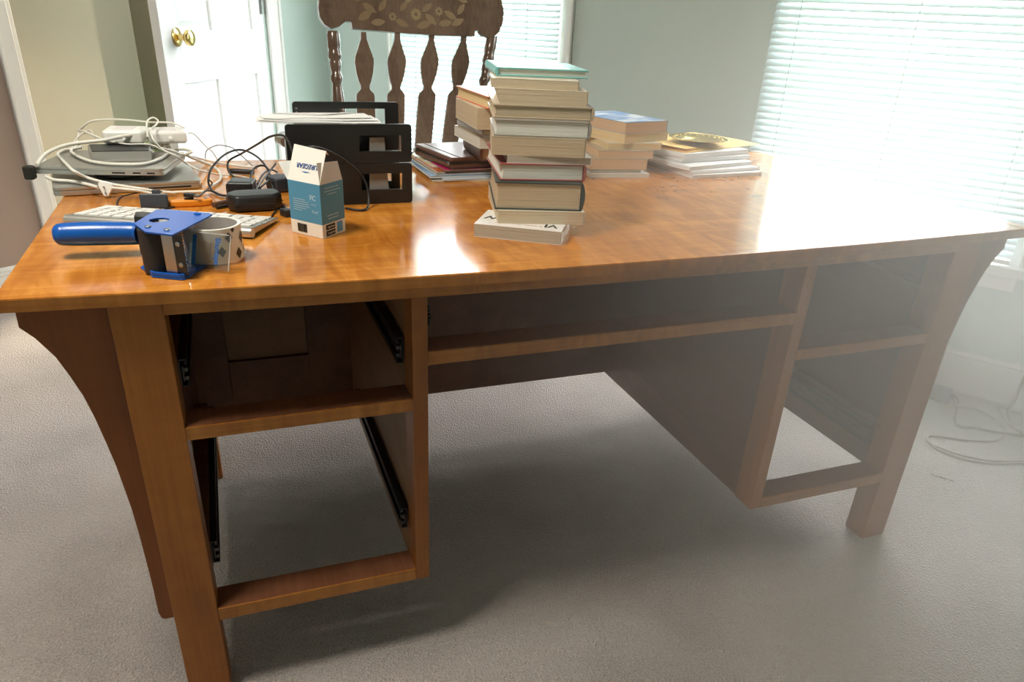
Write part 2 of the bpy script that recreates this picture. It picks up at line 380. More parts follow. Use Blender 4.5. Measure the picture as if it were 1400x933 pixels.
# MD: x along leaf to lock edge, y = towards the room side
def door_parts():
    st = .115; rails = [(0.012,.22),(.80,.985),(1.66,1.75),(1.93,2.04)]
    mul = .10; pw = (DW-2*st-mul)/2
    s = MB(MD)
    s.box(0, st, -DT/2, DT/2, .012, 2.04); s.box(DW-st, DW, -DT/2, DT/2, .012, 2.04)
    for z0, z1 in rails: s.box(st, DW-st, -DT/2, DT/2, z0, z1)
    for i in range(3): s.box(st+pw, st+pw+mul, -DT/2, DT/2, rails[i][1], rails[i+1][0])
    s.build('leaf_frame', 'door_paint', door, bevel=.003, seg=2)
    for i in range(3):
        z0, z1 = rails[i][1], rails[i+1][0]
        for x0 in (st, st+pw+mul):
            p = MB(MD); p.box(x0, x0+pw, -.006, .006, z0, z1)
            e = .035
            for sg in (1, -1):
                y0, y1 = sg*.006, sg*.014
                vs = [(x0+e*.4,y0,z0+e*.4),(x0+pw-e*.4,y0,z0+e*.4),(x0+pw-e*.4,y0,z1-e*.4),(x0+e*.4,y0,z1-e*.4),(x0+e,y1,z0+e),(x0+pw-e,y1,z0+e),(x0+pw-e,y1,z1-e),(x0+e,y1,z1-e)]
                p.add(vs, [(4,5,6,7),(0,1,5,4),(1,2,6,5),(2,3,7,6),(3,0,4,7)])
            p.build('door_panel', 'door_paint', door, smooth=0)
    for sg, nm in ((1, 'door_knob'),):
        Mk = MD @ T(DW-.098, sg*DT/2, .965) @ Matrix.Rotation(-sg*math.pi/2, 4, 'X')
        k = MB(Mk); k.lathe([(.033,0),(.033,.004),(.026,.009),(.012,.012),(.0105,.032),(.016,.036),(.026,.043),(.0285,.052),(.027,.060),(.018,.066),(.002,.068)], n=28)
        k.build(nm, 'brass', door)
    for z in (.22, 1.09, 1.80):
        h = MB(MD); h.lathe([(.0065,-.045),(.0065,.045)], T(-.006, DT/2+.003, z), n=10); h.box(0, .03, DT/2-.001, DT/2+.0015, z-.045, z+.045)
        h.build('hinge', 'steel', door)
door_parts()

# windows: casing, stool, apron, sash, glass
def window(nm, lab, x0, x1, cl, cr):
    root = thing(nm, M_BACK @ Vector(((x0+x1)/2, 0, WZ0)), lab, None, TH+math.pi); root['kind'] = 'structure'
    for a, c in ((x0-cl, x0), (x1, x1+cr)):
        b = MB(M_BACK); b.box(a, c, -.016, 0, WZ0, WZ1+.05)
        e = a if a < x0 else c-.012
        b.box(e, e+.012, -.024, 0, WZ0, WZ1+.05); b.build('side_casing', 'trim_paint', root, bevel=.002, seg=1)
    b = MB(M_BACK); b.box(x0-cl, x1+cr, -.018, 0, WZ1, WZ1+.06); b.build('head_casing', 'trim_paint', root, bevel=.002, seg=1)
    b = MB(M_BACK); b.box(x0-cl-.02, x1+cr+.05, -.055, .0, WZ0-.030, WZ0); b.box(x0, x1, 0, .12, WZ0-.02, WZ0); b.build('window_stool', 'trim_paint', root, bevel=.004, seg=2)
    b = MB(M_BACK); b.box(x0-cl+.01, x1+cr+.0, -.022, 0, WZ0-.082, WZ0-.030); b.box(x0-cl+.01, x1+cr, -.03, 0, WZ0-.045, WZ0-.030); b.build('window_apron', 'trim_paint', root, bevel=.004, seg=2)
    zm = (WZ0+WZ1)/2
    for z0, z1, y in ((WZ0, zm+.02, .045), (zm-.02, WZ1, .08)):
        b = MB(M_BACK); f = .028
        b.box(x0, x0+f, y, y+.03, z0, z1); b.box(x1-f, x1, y, y+.03, z0, z1); b.box(x0+f, x1-f, y, y+.03, z0, z0+f); b.box(x0+f, x1-f, y, y+.03, z1-f, z1)
        s = b.build('sash', 'trim_paint', root, bevel=.002, seg=1)
        g = MB(M_BACK); g.add([(x0+f,y+.015,z0+f),(x1-f,y+.015,z0+f),(x1-f,y+.015,z1-f),(x0+f,y+.015,z1-f)], [(0,1,2,3)]); g.build('glass_pane', 'pane', s, smooth=0)
    return root
window('window_1', 'white cased window behind the rocking chair', *WIN1, .05, .055)
window('window_2', 'large white window to the right of the desk', *WIN2, .04, .055)

# mini blinds
PITCH = .0215
def slat_mesh(L):
    w_, sag = .0125, .0022; vs = []; fs = []
    for i in range(5):
        t = -1 + i*.5; vs += [(-L/2, t*w_, sag*(1-t*t)), (L/2, t*w_, sag*(1-t*t))]
    for i in range(4): fs.append((2*i, 2*i+1, 2*i+3, 2*i+2))
    b = MB(); b.add(vs, fs); me = b.mesh('slat', smooth=60); me.materials.append(MATS['blind_slat']); return me
TILT = R(52)
def blind(lab, x0, x1, y, z0, z1, cords):
    root = thing('window_blind', M_BACK @ Vector(((x0+x1)/2, y, z0)), lab, 'blind', TH+math.pi)
    me = slat_mesh(x1-x0); n = int((z1-z0-.04)/PITCH)
    for i in range(n):
        o = bpy.data.objects.new('slat', me); COL.objects.link(o); o.parent = root
        o.matrix_basis = T(0, 0, .02+PITCH*(i+.5)) @ Matrix.Rotation(TILT + R(random.uniform(-1.2, 1.2)), 4, 'X')
    b = MB(M_BACK); b.box(x0, x1, y-.011, y+.011, z0, z0+.014); b.build('bottom_rail', 'white_plastic', root, bevel=.003)
    b = MB(M_BACK); b.box(x0, x1, y-.018, y+.014, z1-.025, z1+.004); b.build('head_rail', 'white_plastic', root, bevel=.002)
    for c in cords:
        b = MB(M_BACK); b.tube([(c, y-.0145, z0+.01), (c, y-.0145, z1-.02)], .0008, n=5, smooth=False)
        b.build('ladder_cord', 'grey_cable', root)
    return root
blind('white mini blind hanging behind the rocking chair', -2.735, -1.817, -.028, WZ0+.006, 1.96, (-2.58, -1.97))
blind('wide white mini blind hanging right of the desk', -.972, -.085, -.034, WZ0+.006, 1.96, (-.885, -.53, -.17))

# out of view: a fill lamp added in the room, a warm lamp in the hallway
def fill_or_hall_lamp(c, lab, shade, watts, col, rad, spread=180):
    root = thing('ceiling_lamp', (c.x, c.y, HC), lab, 'lamp')
    b = MB(T(c.x, c.y, HC)); b.lathe([(.14,0),(.14,-.025),(.12,-.03)], n=32); b.build('lamp_base', 'steel', root)
    b = MB(T(c.x, c.y, HC)); b.lathe([(.13,-.03),(.13,-.05),(.10,-.085),(.05,-.105),(.005,-.11)], n=32); s = b.build('lamp_shade', shade, root)
    ld = bpy.data.lights.new('ceiling_bulb', 'AREA'); ld.shape = 'DISK'; ld.size = rad; ld.energy = watts; ld.color = col; ld.spread = R(spread)
    lo = bpy.data.objects.new('ceiling_bulb', ld); COL.objects.link(lo); lo.parent = root; lo.matrix_basis = T(0, 0, -.125)
cl = WA(1.1, 2.75)
fill_or_hall_lamp(cl, 'round frosted ceiling lamp over the room, out of view', 'lamp_room', FILL_LAMP, (1, .93, .83), .5)
hl = M_LEFT @ Vector((-1.04, .24, 0))
fill_or_hall_lamp(hl, 'warm frosted ceiling lamp in the hallway, out of view', 'lamp_hall', HALL_LAMP, (1, .84, .62), .25, 78)

# ------------------------------------------------------------------ the desk
L, DB, HT, TT = 1.8273, .8994, .76, .0195
desk = thing('desk', (L/2, .4, 0), 'large orange brown wooden desk with all its drawers missing', 'desk')
def bow(x, k): return k*(1-(2*x/L-1)**2)
pts = [(L*i/32, -.005-bow(L*i/32, .032)) for i in range(33)]
MB().prism(pts + [(L, DB), (0, DB)], HT-TT, HT).build('desktop', 'desk_top', desk, bevel=.0018, seg=2)
MB().prism([(L*i/32*.9996+.0004, -.0058-bow(L*i/32, .032)) for i in range(33)] + [(L*i/32*.9996+.0004, -.004-bow(L*i/32, .032)) for i in range(32, -1, -1)], HT-TT+.0012, HT-.0022).build('edge_band', 'desk_edge', desk)
ch = MB()
for cx, cy, q in ((1.43,.10,.5),(1.46,.15,.9),(1.50,.12,.4),(1.52,.19,.7),(1.56,.16,1.1),(1.58,.22,.6),(1.60,.13,.4),(1.63,.24,.8),(1.49,.26,.5),(1.66,.18,1.0),(1.33,.03,.5),(1.36,.05,.7),(1.70,.27,.5)):
    n = 6; ph = cx*40; ch.prism([(cx+.006*q*(1+.4*math.sin(ph+k*2.1))*math.cos(k*math.pi/3), cy+.0028*q*math.sin(k*math.pi/3)) for k in range(n)], HT-.0002, HT+.00025)
o = ch.build('surface_chips', 'desk_inner', desk, smooth=0); o['kind'] = 'stuff'
za = .7213
xs = [.19+(L-.38)*i/24 for i in range(25)]
MB().prism([(x, -bow(x, .0266)+.004) for x in xs] + [(x, .03) for x in xs[::-1]], za, HT-TT).build('apron', 'desk_edge', desk, bevel=.001, seg=1)
fx = lambda x: L-x
for x0, x1 in ((.1226, .1903), (L-.1903, L-.1226)):
    for y0, y1 in ((0, .056), (.70, .756)):
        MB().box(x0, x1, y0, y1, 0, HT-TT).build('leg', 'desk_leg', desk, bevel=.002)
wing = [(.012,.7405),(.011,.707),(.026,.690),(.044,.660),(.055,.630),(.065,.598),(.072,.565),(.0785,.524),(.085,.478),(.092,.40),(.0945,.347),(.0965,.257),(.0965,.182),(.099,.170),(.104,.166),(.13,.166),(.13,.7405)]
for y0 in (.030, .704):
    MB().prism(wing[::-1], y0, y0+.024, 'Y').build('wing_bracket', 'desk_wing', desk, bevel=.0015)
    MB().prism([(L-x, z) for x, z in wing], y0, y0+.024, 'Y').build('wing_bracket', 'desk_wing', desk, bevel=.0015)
zb = .1653
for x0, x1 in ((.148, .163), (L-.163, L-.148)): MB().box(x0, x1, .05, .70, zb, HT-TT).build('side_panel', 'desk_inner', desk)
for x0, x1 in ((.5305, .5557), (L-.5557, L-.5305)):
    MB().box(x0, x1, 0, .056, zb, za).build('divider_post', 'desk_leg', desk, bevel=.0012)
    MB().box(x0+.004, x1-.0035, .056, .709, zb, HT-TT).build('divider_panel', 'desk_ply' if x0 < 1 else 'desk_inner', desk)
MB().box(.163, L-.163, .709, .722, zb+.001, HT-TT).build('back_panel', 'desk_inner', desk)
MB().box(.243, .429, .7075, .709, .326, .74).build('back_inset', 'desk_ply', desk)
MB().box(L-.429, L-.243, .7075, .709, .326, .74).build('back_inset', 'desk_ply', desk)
for x0, x1, z0, z1 in ((.163,.242,zb+.001,.74),(.43,.5345,zb+.001,.74),(.242,.43,zb+.001,.325)):
    for m in (0, 1):
        a, c = (x0, x1) if not m else (L-x1, L-x0)
        MB().box(a, c, .698, .709, z0, z1).build('back_frame', 'desk_inner', desk, bevel=.001, seg=1)
for m in (0, 1):
    a, c = (.1903, .5305) if not m else (L-.5305, L-.1903)
    MB().box(a, c, 0, .056, zb, .1905).build('bottom_rail', 'desk_edge', desk, bevel=.0012)
    MB().box(a, c, 0, .056, .5205, .5422).build('middle_rail', 'desk_edge', desk, bevel=.0012)
MB().box(.5557, L-.5557, 0, .056, .5997, .6231).build('center_rail', 'desk_edge', desk, bevel=.0012)
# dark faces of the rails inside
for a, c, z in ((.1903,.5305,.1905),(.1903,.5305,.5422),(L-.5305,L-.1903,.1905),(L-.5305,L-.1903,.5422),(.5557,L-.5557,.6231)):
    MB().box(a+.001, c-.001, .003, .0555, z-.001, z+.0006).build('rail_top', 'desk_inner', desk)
# drawer slides
def slide(xw, sgn, z0, y0, y1, h=.045):
    b = MB(); t = .0115
    a, c = (xw, xw+sgn*.002); b.box(min(a,c), max(a,c), y0, y1, z0, z0+h)
    a, c = xw, xw+sgn*t
    b.box(min(a,c), max(a,c), y0, y1, z0, z0+.002); b.box(min(a,c), max(a,c), y0, y1, z0+h-.002, z0+h)
    a, c = xw+sgn*(t-.0015), xw+sgn*t
    b.box(min(a,c), max(a,c), y0, y1, z0, z0+.009); b.box(min(a,c), max(a,c), y0, y1, z0+h-.009, z0+h)
    s = b.build('drawer_slide', 'dark_steel', desk)
    b = MB(); a, c = xw+sgn*.004, xw+sgn*.0065
    b.box(min(a,c), max(a,c), y0-.004, y1-.05, z0+.010, z0+h-.010)
    a, c = xw+sgn*.0065, xw+sgn*.0125
    b.box(min(a,c), max(a,c), y0-.004, y0+.006, z0+.012, z0+.019); b.box(min(a,c), max(a,c), y0-.004, y0+.006, z0+h-.019, z0+h-.012)
    b.build('slide_channel', 'slide_steel', s, bevel=.0006, seg=1)
    b = MB()
    for k in range(7): 
        y = y0+.03+k*.065; a, c = xw+sgn*.0066, xw+sgn*.0074; b.box(min(a,c), max(a,c), y, y+.022, z0+.018, z0+h-.018)
    o = b.build('slide_bearing', 'dark_steel', s); o['kind'] = 'stuff'
for z in (.580, .240):
    slide(.1905, 1, z, .062, .56); slide(.5300, -1, z, .062, .56)
    slide(L-.5300, 1, z, .062, .56)
    if z < .5: slide(L-.1905, -1, z, .062, .56)
slide(.5560, 1, .655, .03, .5, .03)
# packing blocks that carry the outer slides
for x0, x1 in ((.163, .1905), (L-.1905, L-.163)):
    for z in (.575, .235): MB().box(x0, x1, .058, .57, z, z+.055).build('slide_block', 'desk_inner', desk)

# ------------------------------------------------------------------ rocking chair
CO = Vector((.952, 1.363, 0)); CR = R(6)
chair = thing('rocking_chair', CO, 'dark wooden rocking chair with flat shaped spindles and stencilled top rail', 'chair', CR)
MC = T(*CO) @ RZ(CR)
TB = math.atan(.22)
MBK = MC @ T(0, .10, .42) @ Matrix.Rotation(-TB, 4, 'X')       # back plane: x, z'
crest = [(-.306,.708),(-.310,.685),(-.308,.658),(-.296,.637),(-.274,.627),(-.251,.633),(-.229,.649),(-.211,.650),(-.209,.629),(-.116,.625),(-.025,.620),(.084,.617),(.209,.618),(.213,.635),(.226,.637),(.240,.624),(.271,.613),(.301,.632),(.318,.663),(.325,.699),(.318,.735),(.295,.755),(.27,.757),(.24,.748),(.20,.765),(.12,.785),(0,.793),(-.12,.785),(-.20,.762),(-.23,.745),(-.26,.75),(-.29,.737)]
MB(MBK).prism(crest, -.013, .013, 'Y').build('top_rail', 'chair_wood', chair, bevel=.003)
def leaf_shape(cx, cz, ln_, wd_, an, m):          # a painted leaf or petal, pointed at both ends
    P = [(-.5,0),(-.25,-.42),(.1,-.5),(.35,-.25),(.5,0),(.35,.25),(.1,.5),(-.25,.42)]; ca, sa = math.cos(an), math.sin(an)
    m.prism([(cx+ln_*x*ca-wd_*y*sa, cz+ln_*x*sa+wd_*y*ca) for x, y in P], -.0136, -.0131, 'Y')
st = MB(MBK)
for fx_, fz, rr_, n in ((.005,.678,.020,11),(-.075,.668,.014,9),(.085,.690,.015,9),(-.02,.725,.016,9),(.045,.735,.014,8)):
    for k in range(n):
        an = 2*math.pi*k/n; leaf_shape(fx_+rr_*.62*math.cos(an), fz+rr_*.62*math.sin(an), rr_*.75, rr_*.34, an, st)
o = st.build('stencil_flowers', 'stencil_gold', chair, smooth=0); o['kind'] = 'stuff'
st = MB(MBK)
for lx, lz, ll, an in ((-.165,.668,.055,.5),(-.150,.690,.05,-.5),(-.125,.650,.05,.1),(-.105,.700,.045,.9),(-.045,.650,.05,-.4),(-.035,.700,.04,.8),(.030,.648,.055,.3),(.055,.665,.05,-.7),(.045,.700,.045,.6),(.105,.655,.05,.2),(.125,.680,.05,-.5),(.15,.66,.05,.4),(.165,.700,.045,.9),(-.18,.72,.05,.2),(-.12,.735,.05,-.3),(.11,.74,.05,.3),(.17,.73,.045,-.4)):
    leaf_shape(lx, lz, ll, ll*.42, an, st)
o = st.build('stencil_leaves', 'stencil_tan', chair, smooth=0); o['kind'] = 'stuff'
def lean(x): return -.15 - .45*x
prof = [(.622,.0085),(.60,.010),(.575,.019),(.545,.0305),(.53,.0312),(.50,.027),(.475,.020),(.462,.0145),(.452,.0145),(.438,.028),(.43,.030),(.36,.0305),(.24,.029),(.10,.026),(.0,.022)]
for xt in (-.173, -.060, .059, .175):
    b = MB(MBK); Lf = [(xt + lean(xt)*(.622-z) - w_, z) for z, w_ in prof]; Rt = [(xt + lean(xt)*(.622-z) + w_, z) for z, w_ in prof]
    b.prism(Lf + Rt[::-1], -.006, .006, 'Y'); b.build('spindle', 'chair_wood', chair, bevel=.0015)
pp = [(.62,.018),(.612,.020),(.575,.020),(.568,.0175),(.560,.020),(.545,.021),(.537,.0165),(.53,.019),(.515,.017),(.50,.0145),(.49,.019),(.478,.0195),(.468,.014),(.455,.016),(.42,.0195),(.35,.0205),(.25,.018),(.15,.017),(0,.018)]
for xt in (-.270, .280):
    b = MB(MBK); Lz = lean(xt)
    sh = Matrix(((1,0,-Lz,xt+Lz*.622),(0,1,0,0),(0,0,1,0),(0,0,0,1)))
    b.lathe([(r, z) for z, r in pp[::-1]], sh, n=20); b.build('back_post', 'chair_wood', chair)
seat = [(-.27,-.24),(-.20,-.27),(.20,-.27),(.27,-.24),(.26,.0),(.24,.14),(.20,.17),(-.24,.17),(-.28,.14),(-.29,0)]
MB(MC).prism(seat, .395, .435).build('seat', 'chair_wood', chair, bevel=.012, seg=3)
for sx in (-1, 1):
    for y0, y1 in ((-.20,-.23),(.11,.16)):
        b = MB(MC); b.tube([(sx*.20,y0,.40),(sx*.215,y0*.7+y1*.3,.30),(sx*.235,y1,.085)], lambda t: .014+.007*math.sin(math.pi*t), n=12); b.build('leg', 'chair_wood', chair)
    b = MB(MC); n = 14; P = [(-.24+.62*i/n, .05+.11*((i/n-.42)*1.6)**2) for i in range(n+1)]
    b.prism([(y, z-.0) for y, z in P] + [(y, z+.042) for y, z in P[::-1]], sx*.245-.015, sx*.245+.015, 'X'); 
    zmin = min(v.z for v in b.v); b.v = [v - Vector((0,0,zmin)) for v in b.v]; b.build('rocker', 'chair_wood', chair, bevel=.004)
    b = MB(MC); b.tube([(sx*.21,-.21,.22),(sx*.225,.14,.22)], .011, n=10, smooth=False); b.build('stretcher', 'chair_wood', chair)
    # arm with a broad rounded hand
    xb = -.30 if sx < 0 else .235
    xe = -.50 if sx < 0 else .36
    arm = [(xb,.155),(xb-.03 if sx<0 else xb+.03,.0),(xe+(.02 if sx<0 else -.02),-.10)]
    b = MB(MC); zt = .755; hw = .03
    outer = [(xb-hw*.6,.16),(xb-sx*-.0-hw,.05),(xe-hw*.8,-.10),(xe-hw*1.5,-.16),(xe-hw*1.2,-.215),(xe,-.235),(xe+hw*1.2,-.215),(xe+hw*1.5,-.16),(xe+hw,-.09),(xb+hw,.05),(xb+hw*.6,.16)]
    b.prism(outer, zt, zt+.026); b.build('arm', 'chair_wood', chair, bevel=.010, seg=3)
    b = MB(MC); b.tube([(sx*.24,-.12,.43),(xe*.75+sx*.06,-.13,.6),(xe,-.14,zt+.004)], lambda t: .012+.006*math.sin(math.pi*t), n=10); b.build('arm_support', 'chair_wood', chair)
b = MB(MC); b.tube([(-.215,-.215,.24),(.215,-.215,.24)], lambda t: .010+.007*math.sin(math.pi*t), n=10); b.build('stretcher', 'chair_wood', chair)

# ------------------------------------------------------------------ books
def book(name, label, FL, ang, w_, d, th, z, cover, page, hard=False, spine='R', group=None, over=.003, fan=0.0, top=None):
    """FL = front left bottom corner; front edge runs along ang; the book reaches d backwards."""
    root = thing(name, (FL[0], FL[1], z), label, 'book', R(ang), group)
    M = T(FL[0], FL[1], z) @ RZ(R(ang))
    bt = .0024 if hard else .0007
    ov = over if hard else .0003
    # page block
    x0, x1, y0, y1 = ov, w_-ov, ov, d-ov
    if spine == 'R': x1 = w_-bt-.001
    if spine == 'L': x0 = bt+.001
    if spine == 'B': y1 = d-bt-.001
    b = MB(M)
    n = 6; vs = []; fs = []
    for k in range(n+1):
        t = k/n; zz = bt + (th-2*bt)*t; e = fan*(1-t) + (.0022*math.sin(math.pi*t) if hard and spine in 'LR' else 0)
        xa = x0 + (e if spine == 'R' else 0) ; xb = x1 - (e if spine == 'L' else 0)
        if spine not in 'LR': xa = x0+e
        vs += [(xa,y0,zz),(xb,y0,zz),(xb,y1,zz),(xa,y1,zz)]
    for k in range(n):
        for i in range(4): j = (i+1) % 4; fs.append((4*k+i, 4*k+j, 4*k+4+j, 4*k+4+i))
    fs += [(3,2,1,0), (4*n,4*n+1,4*n+2,4*n+3)]
    b.add(vs, fs); b.build('page_block', page, root)
    c = MB(M)
    c.box(0, w_, 0, d, 0, bt); c.box(0, w_, 0, d, th-bt, th)
    cv = c.build('cover', cover, root, bevel=.0005 if hard else 0, seg=1)
    s = MB(M); m = 9
    bul = (.0045 if th > .03 else .003) if hard else .0
    P = []
    for k in range(m+1):
        t = -1+2*k/m; P.append((bul*(1-t*t), th/2+t*th/2))
    q = [(-bt, th), (-bt, 0)]
    if spine == 'R': s.prism([(w_+x-bt*.0, zz) for x, zz in P] + [(w_-bt, th), (w_-bt, 0)], 0, d, 'Y')
    elif spine == 'L': s.prism([(-x, zz) for x, zz in P] + [(bt, th), (bt, 0)], 0, d, 'Y')
    elif spine == 'B': s.prism([(d+x, zz) for x, zz in P] + [(d-bt, th), (d-bt, 0)], 0, w_, 'X')
    else: s.prism([(-x, zz) for x, zz in P] + [(bt, th), (bt, 0)], 0, w_, 'X')
    s.build('spine', cover, root)
    if top:
        c = MB(M); c.box(w_*.02+ov*0, w_*.98, d*.02, d*.98, th-.0001, th+.00025); c.build('cover_print', top, root)
    return root, M
G1 = 'books of the tall central stack'
Z = .7602
CEN = [ # name, label, FL, ang, w, d, th, cover, page, hard, spine, fan
 ('bottom', 'white covered paperback with black title lettering at the bottom of the tall stack', (.677,.153), -31.9, .151, .105, .0226, 'cover_white', 'page_grey', False, 'R', 0),
 ('second', 'cream paperback resting on the white title book in the tall stack', (.717,.145), -14, .150, .205, .0220, 'cover_cream', 'page_cream', False, 'R', 0),
 ('thick', 'thickest book of the tall stack, dark green hardcover with tan pages', (.714,.156), -16, .150, .215, .0465, 'cover_green', 'page_tan', True, 'R', 0),
 ('red', 'dull red hardcover with white pages in the tall stack', (.725,.164), -12, .146, .21, .0281, 'cover_red', 'page_white', True, 'R', 0),
 ('thin', 'thin pale grey book lying on the red hardcover', (.737,.166), -15, .144, .20, .0123, 'cover_white', 'page_grey', False, 'R', 0),
 ('six', 'cream paperback without dust jacket under the grey hardcover in the tall stack', (.712,.175), -18, .158, .21, .0297, 'cover_tan', 'page_tan', False, 'R', 0),
 ('five', 'grey hardcover with white pages halfway up the tall stack', (.717,.181), -17, .161, .21, .0265, 'cover_grey', 'page_white', True, 'R', 0),
 ('four', 'tan hardcover with rounded spine above the grey hardcover', (.719,.194), -16, .168, .21, .0215, 'cover_tan', 'page_tan', True, 'R', 0),
 ('three', 'slanting cream paperback, third from the top of the tall stack', (.722,.197), -17, .156, .17, .0244, 'cover_cream', 'page_cream', False, 'R', .009),
 ('two', 'cream paperback directly under the teal book', (.719,.207), -18, .146, .17, .0149, 'cover_cream', 'page_cream', False, 'R', 0),
 ('one', 'teal and white hardcover on top of the tall stack', (.741,.243), -13, .158, .19, .0139, 'cover_teal', 'page_white', True, 'L', 0)]
for k, lab, FL, ang, w_, d, th, cv, pg, hd, sp, fan in CEN:
    th2 = th-.0002
    rt, M = book('stacked_book', lab, FL, ang, w_, d, th2, Z, cv, pg, hd, sp, G1, fan=fan)
    if k == 'bottom':
        for s, x, y, sz, m in (('VI', .128, .030, .028, 'ink_black'), ('W', .022, .052, .028, 'ink_black')):
            text(s, sz, m, M @ T(x, y, th2+.0003) @ RZ(math.pi), rt, bold=True)
        marks(M @ T(0, .0225, th2), .033, .113, .0052, 'ink_red', rt)
    if k == 'one':
        b = MB(M); b.box(.022, .128, .004, .186, th2-.0002, th2+.0003); b.build('cover_print', 'cover_white', rt)
    Z += th

G2 = 'paperbacks stacked beside the yellow envelope'
Z = .7602
for lab, FL, ang, w_, d, th, cv, pg, hd, sp, top in [
 ('thin white booklet at the bottom of the right hand stack', (1.110,.592), -7.4, .152, .20, .0100, 'cover_white', 'page_white', False, 'R', None),
 ('thin slate grey booklet above the white booklet in the right hand stack', (1.113,.597), -4.6, .130, .19, .0070, 'cover_slate', 'page_grey', False, 'R', None),
 ('peach edged paperback above the slate booklet in the right hand stack', (1.113,.602), -8.8, .144, .19, .0250, 'cover_tan', 'page_peach', False, 'R', None),
 ('orange tinted paperback in the middle of the right hand stack', (1.134,.606), -7.9, .140, .19, .0180, 'cover_tan', 'page_peach', False, 'R', None),
 ('slim cream paperback in the right hand stack turned slightly', (1.163,.616), -3.6, .142, .17, .0150, 'cover_cream', 'page_yellow', False, 'R', None),
 ('pale yellow paperback second from the top of the right hand stack', (1.197,.601), 18, .155, .20, .0228, 'cover_cream', 'page_yellow', False, 'R', None),
 ('paperback with a blue sky cover on top of the right hand stack', (1.196,.601), 14.6, .141, .20, .0262, 'cover_skyblue', 'page_peach', False, 'R', 'cover_sky')]:
    book('paperback', lab, FL, ang, w_, d, th-.0002, Z, cv, pg, hd, sp, G2, top=top); Z += th

# ------------------------------------------------------------------ magazines, leather portfolio, books behind the tall stack
G3 = 'magazines under the leather portfolio'
Z = .7602
for i, (lab, x, y, a, w_, d, th, cv) in enumerate([
 ('cream brochure lying lowest under the magazines', .722, .592, -1, .20, .205, .003, 'cover_cream'),
 ('pale blue brochure sticking out at the front of the magazine pile', .745, .588, 2, .19, .21, .003, 'cover_bluewhite'),
 ('dark blue magazine second from the bottom of the magazine pile', .719, .602, 1, .205, .22, .005, 'cover_skyblue'),
 ('grey magazine in the middle of the magazine pile', .733, .607, 3, .195, .21, .004, 'cover_grey'),
 ('orange edged magazine under the magenta brochure', .738, .618, 3, .19, .20, .0035, 'cover_orange'),
 ('white and yellow printed magazine sheet under the leather portfolio', .740, .66, 4, .19, .195, .0025, 'cover_magazine'),
 ('magenta brochure peeking out below the leather portfolio', .754, .606, 5, .17, .10, .0025, 'cover_magenta')]):
    rt = thing('magazine', (x, y, Z), lab, 'magazine', R(a), G3); M = T(x, y, Z) @ RZ(R(a))
    b = MB(M); b.box(.0005, w_-.001, .0005, d-.001, .0003, th-.0006); b.build('page_block', 'page_white', rt)
    b = MB(M); b.box(0, w_, 0, d, th-.0006, th-.0002); b.box(0, w_, 0, d, 0, .0003); b.build('cover', cv, rt)
    Z += th
zw = Z
rt = thing('leather_portfolio', (.769,.600,zw), 'worn dark brown leather zip portfolio lying on the magazines', 'portfolio', R(10)); M = T(.766,.602,zw) @ RZ(R(10))
b = MB(M); b.box(0,.155,0,.205,0,.0115); b.build('lower_cover', 'leather', rt, bevel=.005, seg=3)
b = MB(M); b.box(.002,.153,.002,.203,.0112,.0158); b.build('zip_band', 'leather_edge', rt)
b = MB(M); b.box(0,.155,0,.205,.0155,.026); b.build('upper_cover', 'leather', rt, bevel=.005, seg=3)
b = MB(M); b.box(.022,.024,.004,.2,.0255,.0268); b.build('stitched_seam', 'leather_edge', rt)
b = MB(M); b.tube([(-.003,.19,.013),(-.012,.186,.008),(-.022,.178,.004),(-.03,.172,.001)], .0018, n=6); b.box(-.006,.002,.184,.196,.010,.017); b.build('zip_pull', 'steel', rt)
b = MB(M); b.lathe([(.004,0),(.0045,.002),(.001,.004)], T(-.001,.008,.013) @ Matrix.Rotation(-math.pi/2,4,'Y'), n=10); b.build('zip_end', 'steel', rt)
zs = zw + .0268
G4 = 'books on the leather portfolio'
for lab, x, y, a, w_, d, th, cv, pg, hd, sp, top in [
 ('thick brown bound book lowest of the pile on the leather portfolio', .822, .555, -4, .12, .165, .845-zs, 'cover_brown', 'page_tan', True, 'L', None),
 ('pale edged paperback above the brown book behind the tall stack', .800, .505, 14-90+76, .13, .19, .0226, 'cover_tan', 'page_white', False, 'R', None),
 ('dark grey hardcover in the pile behind the tall stack', .806, .500, 0, .13, .185, .0178, 'cover_grey', 'page_grey', True, 'L', None),
 ('thick cream paperback with layered pages behind the tall stack', .790, .495, -3, .14, .19, .0420, 'cover_cream', 'page_cream', False, 'R', None),
 ('red bordered hardcover with blue picture on top of the pile behind the tall stack', .806, .480, 0, .15, .225, .0243, 'cover_coral', 'page_yellow', True, 'R', None)]:
    rt, M = book('piled_book', lab, (x, y), a, w_, d, th-.0002, zs, cv, pg, hd, sp, G4, top=top); zs += th
b = MB(M); b.box(.014, .138, .012, .205, th-.0003, th+.0002); b.build('cover_print', 'cover_white', rt)
b = MB(M); b.box(.040, .130, .050, .185, th+.0001, th+.0005); b.build('cover_picture', 'cover_slate', rt)

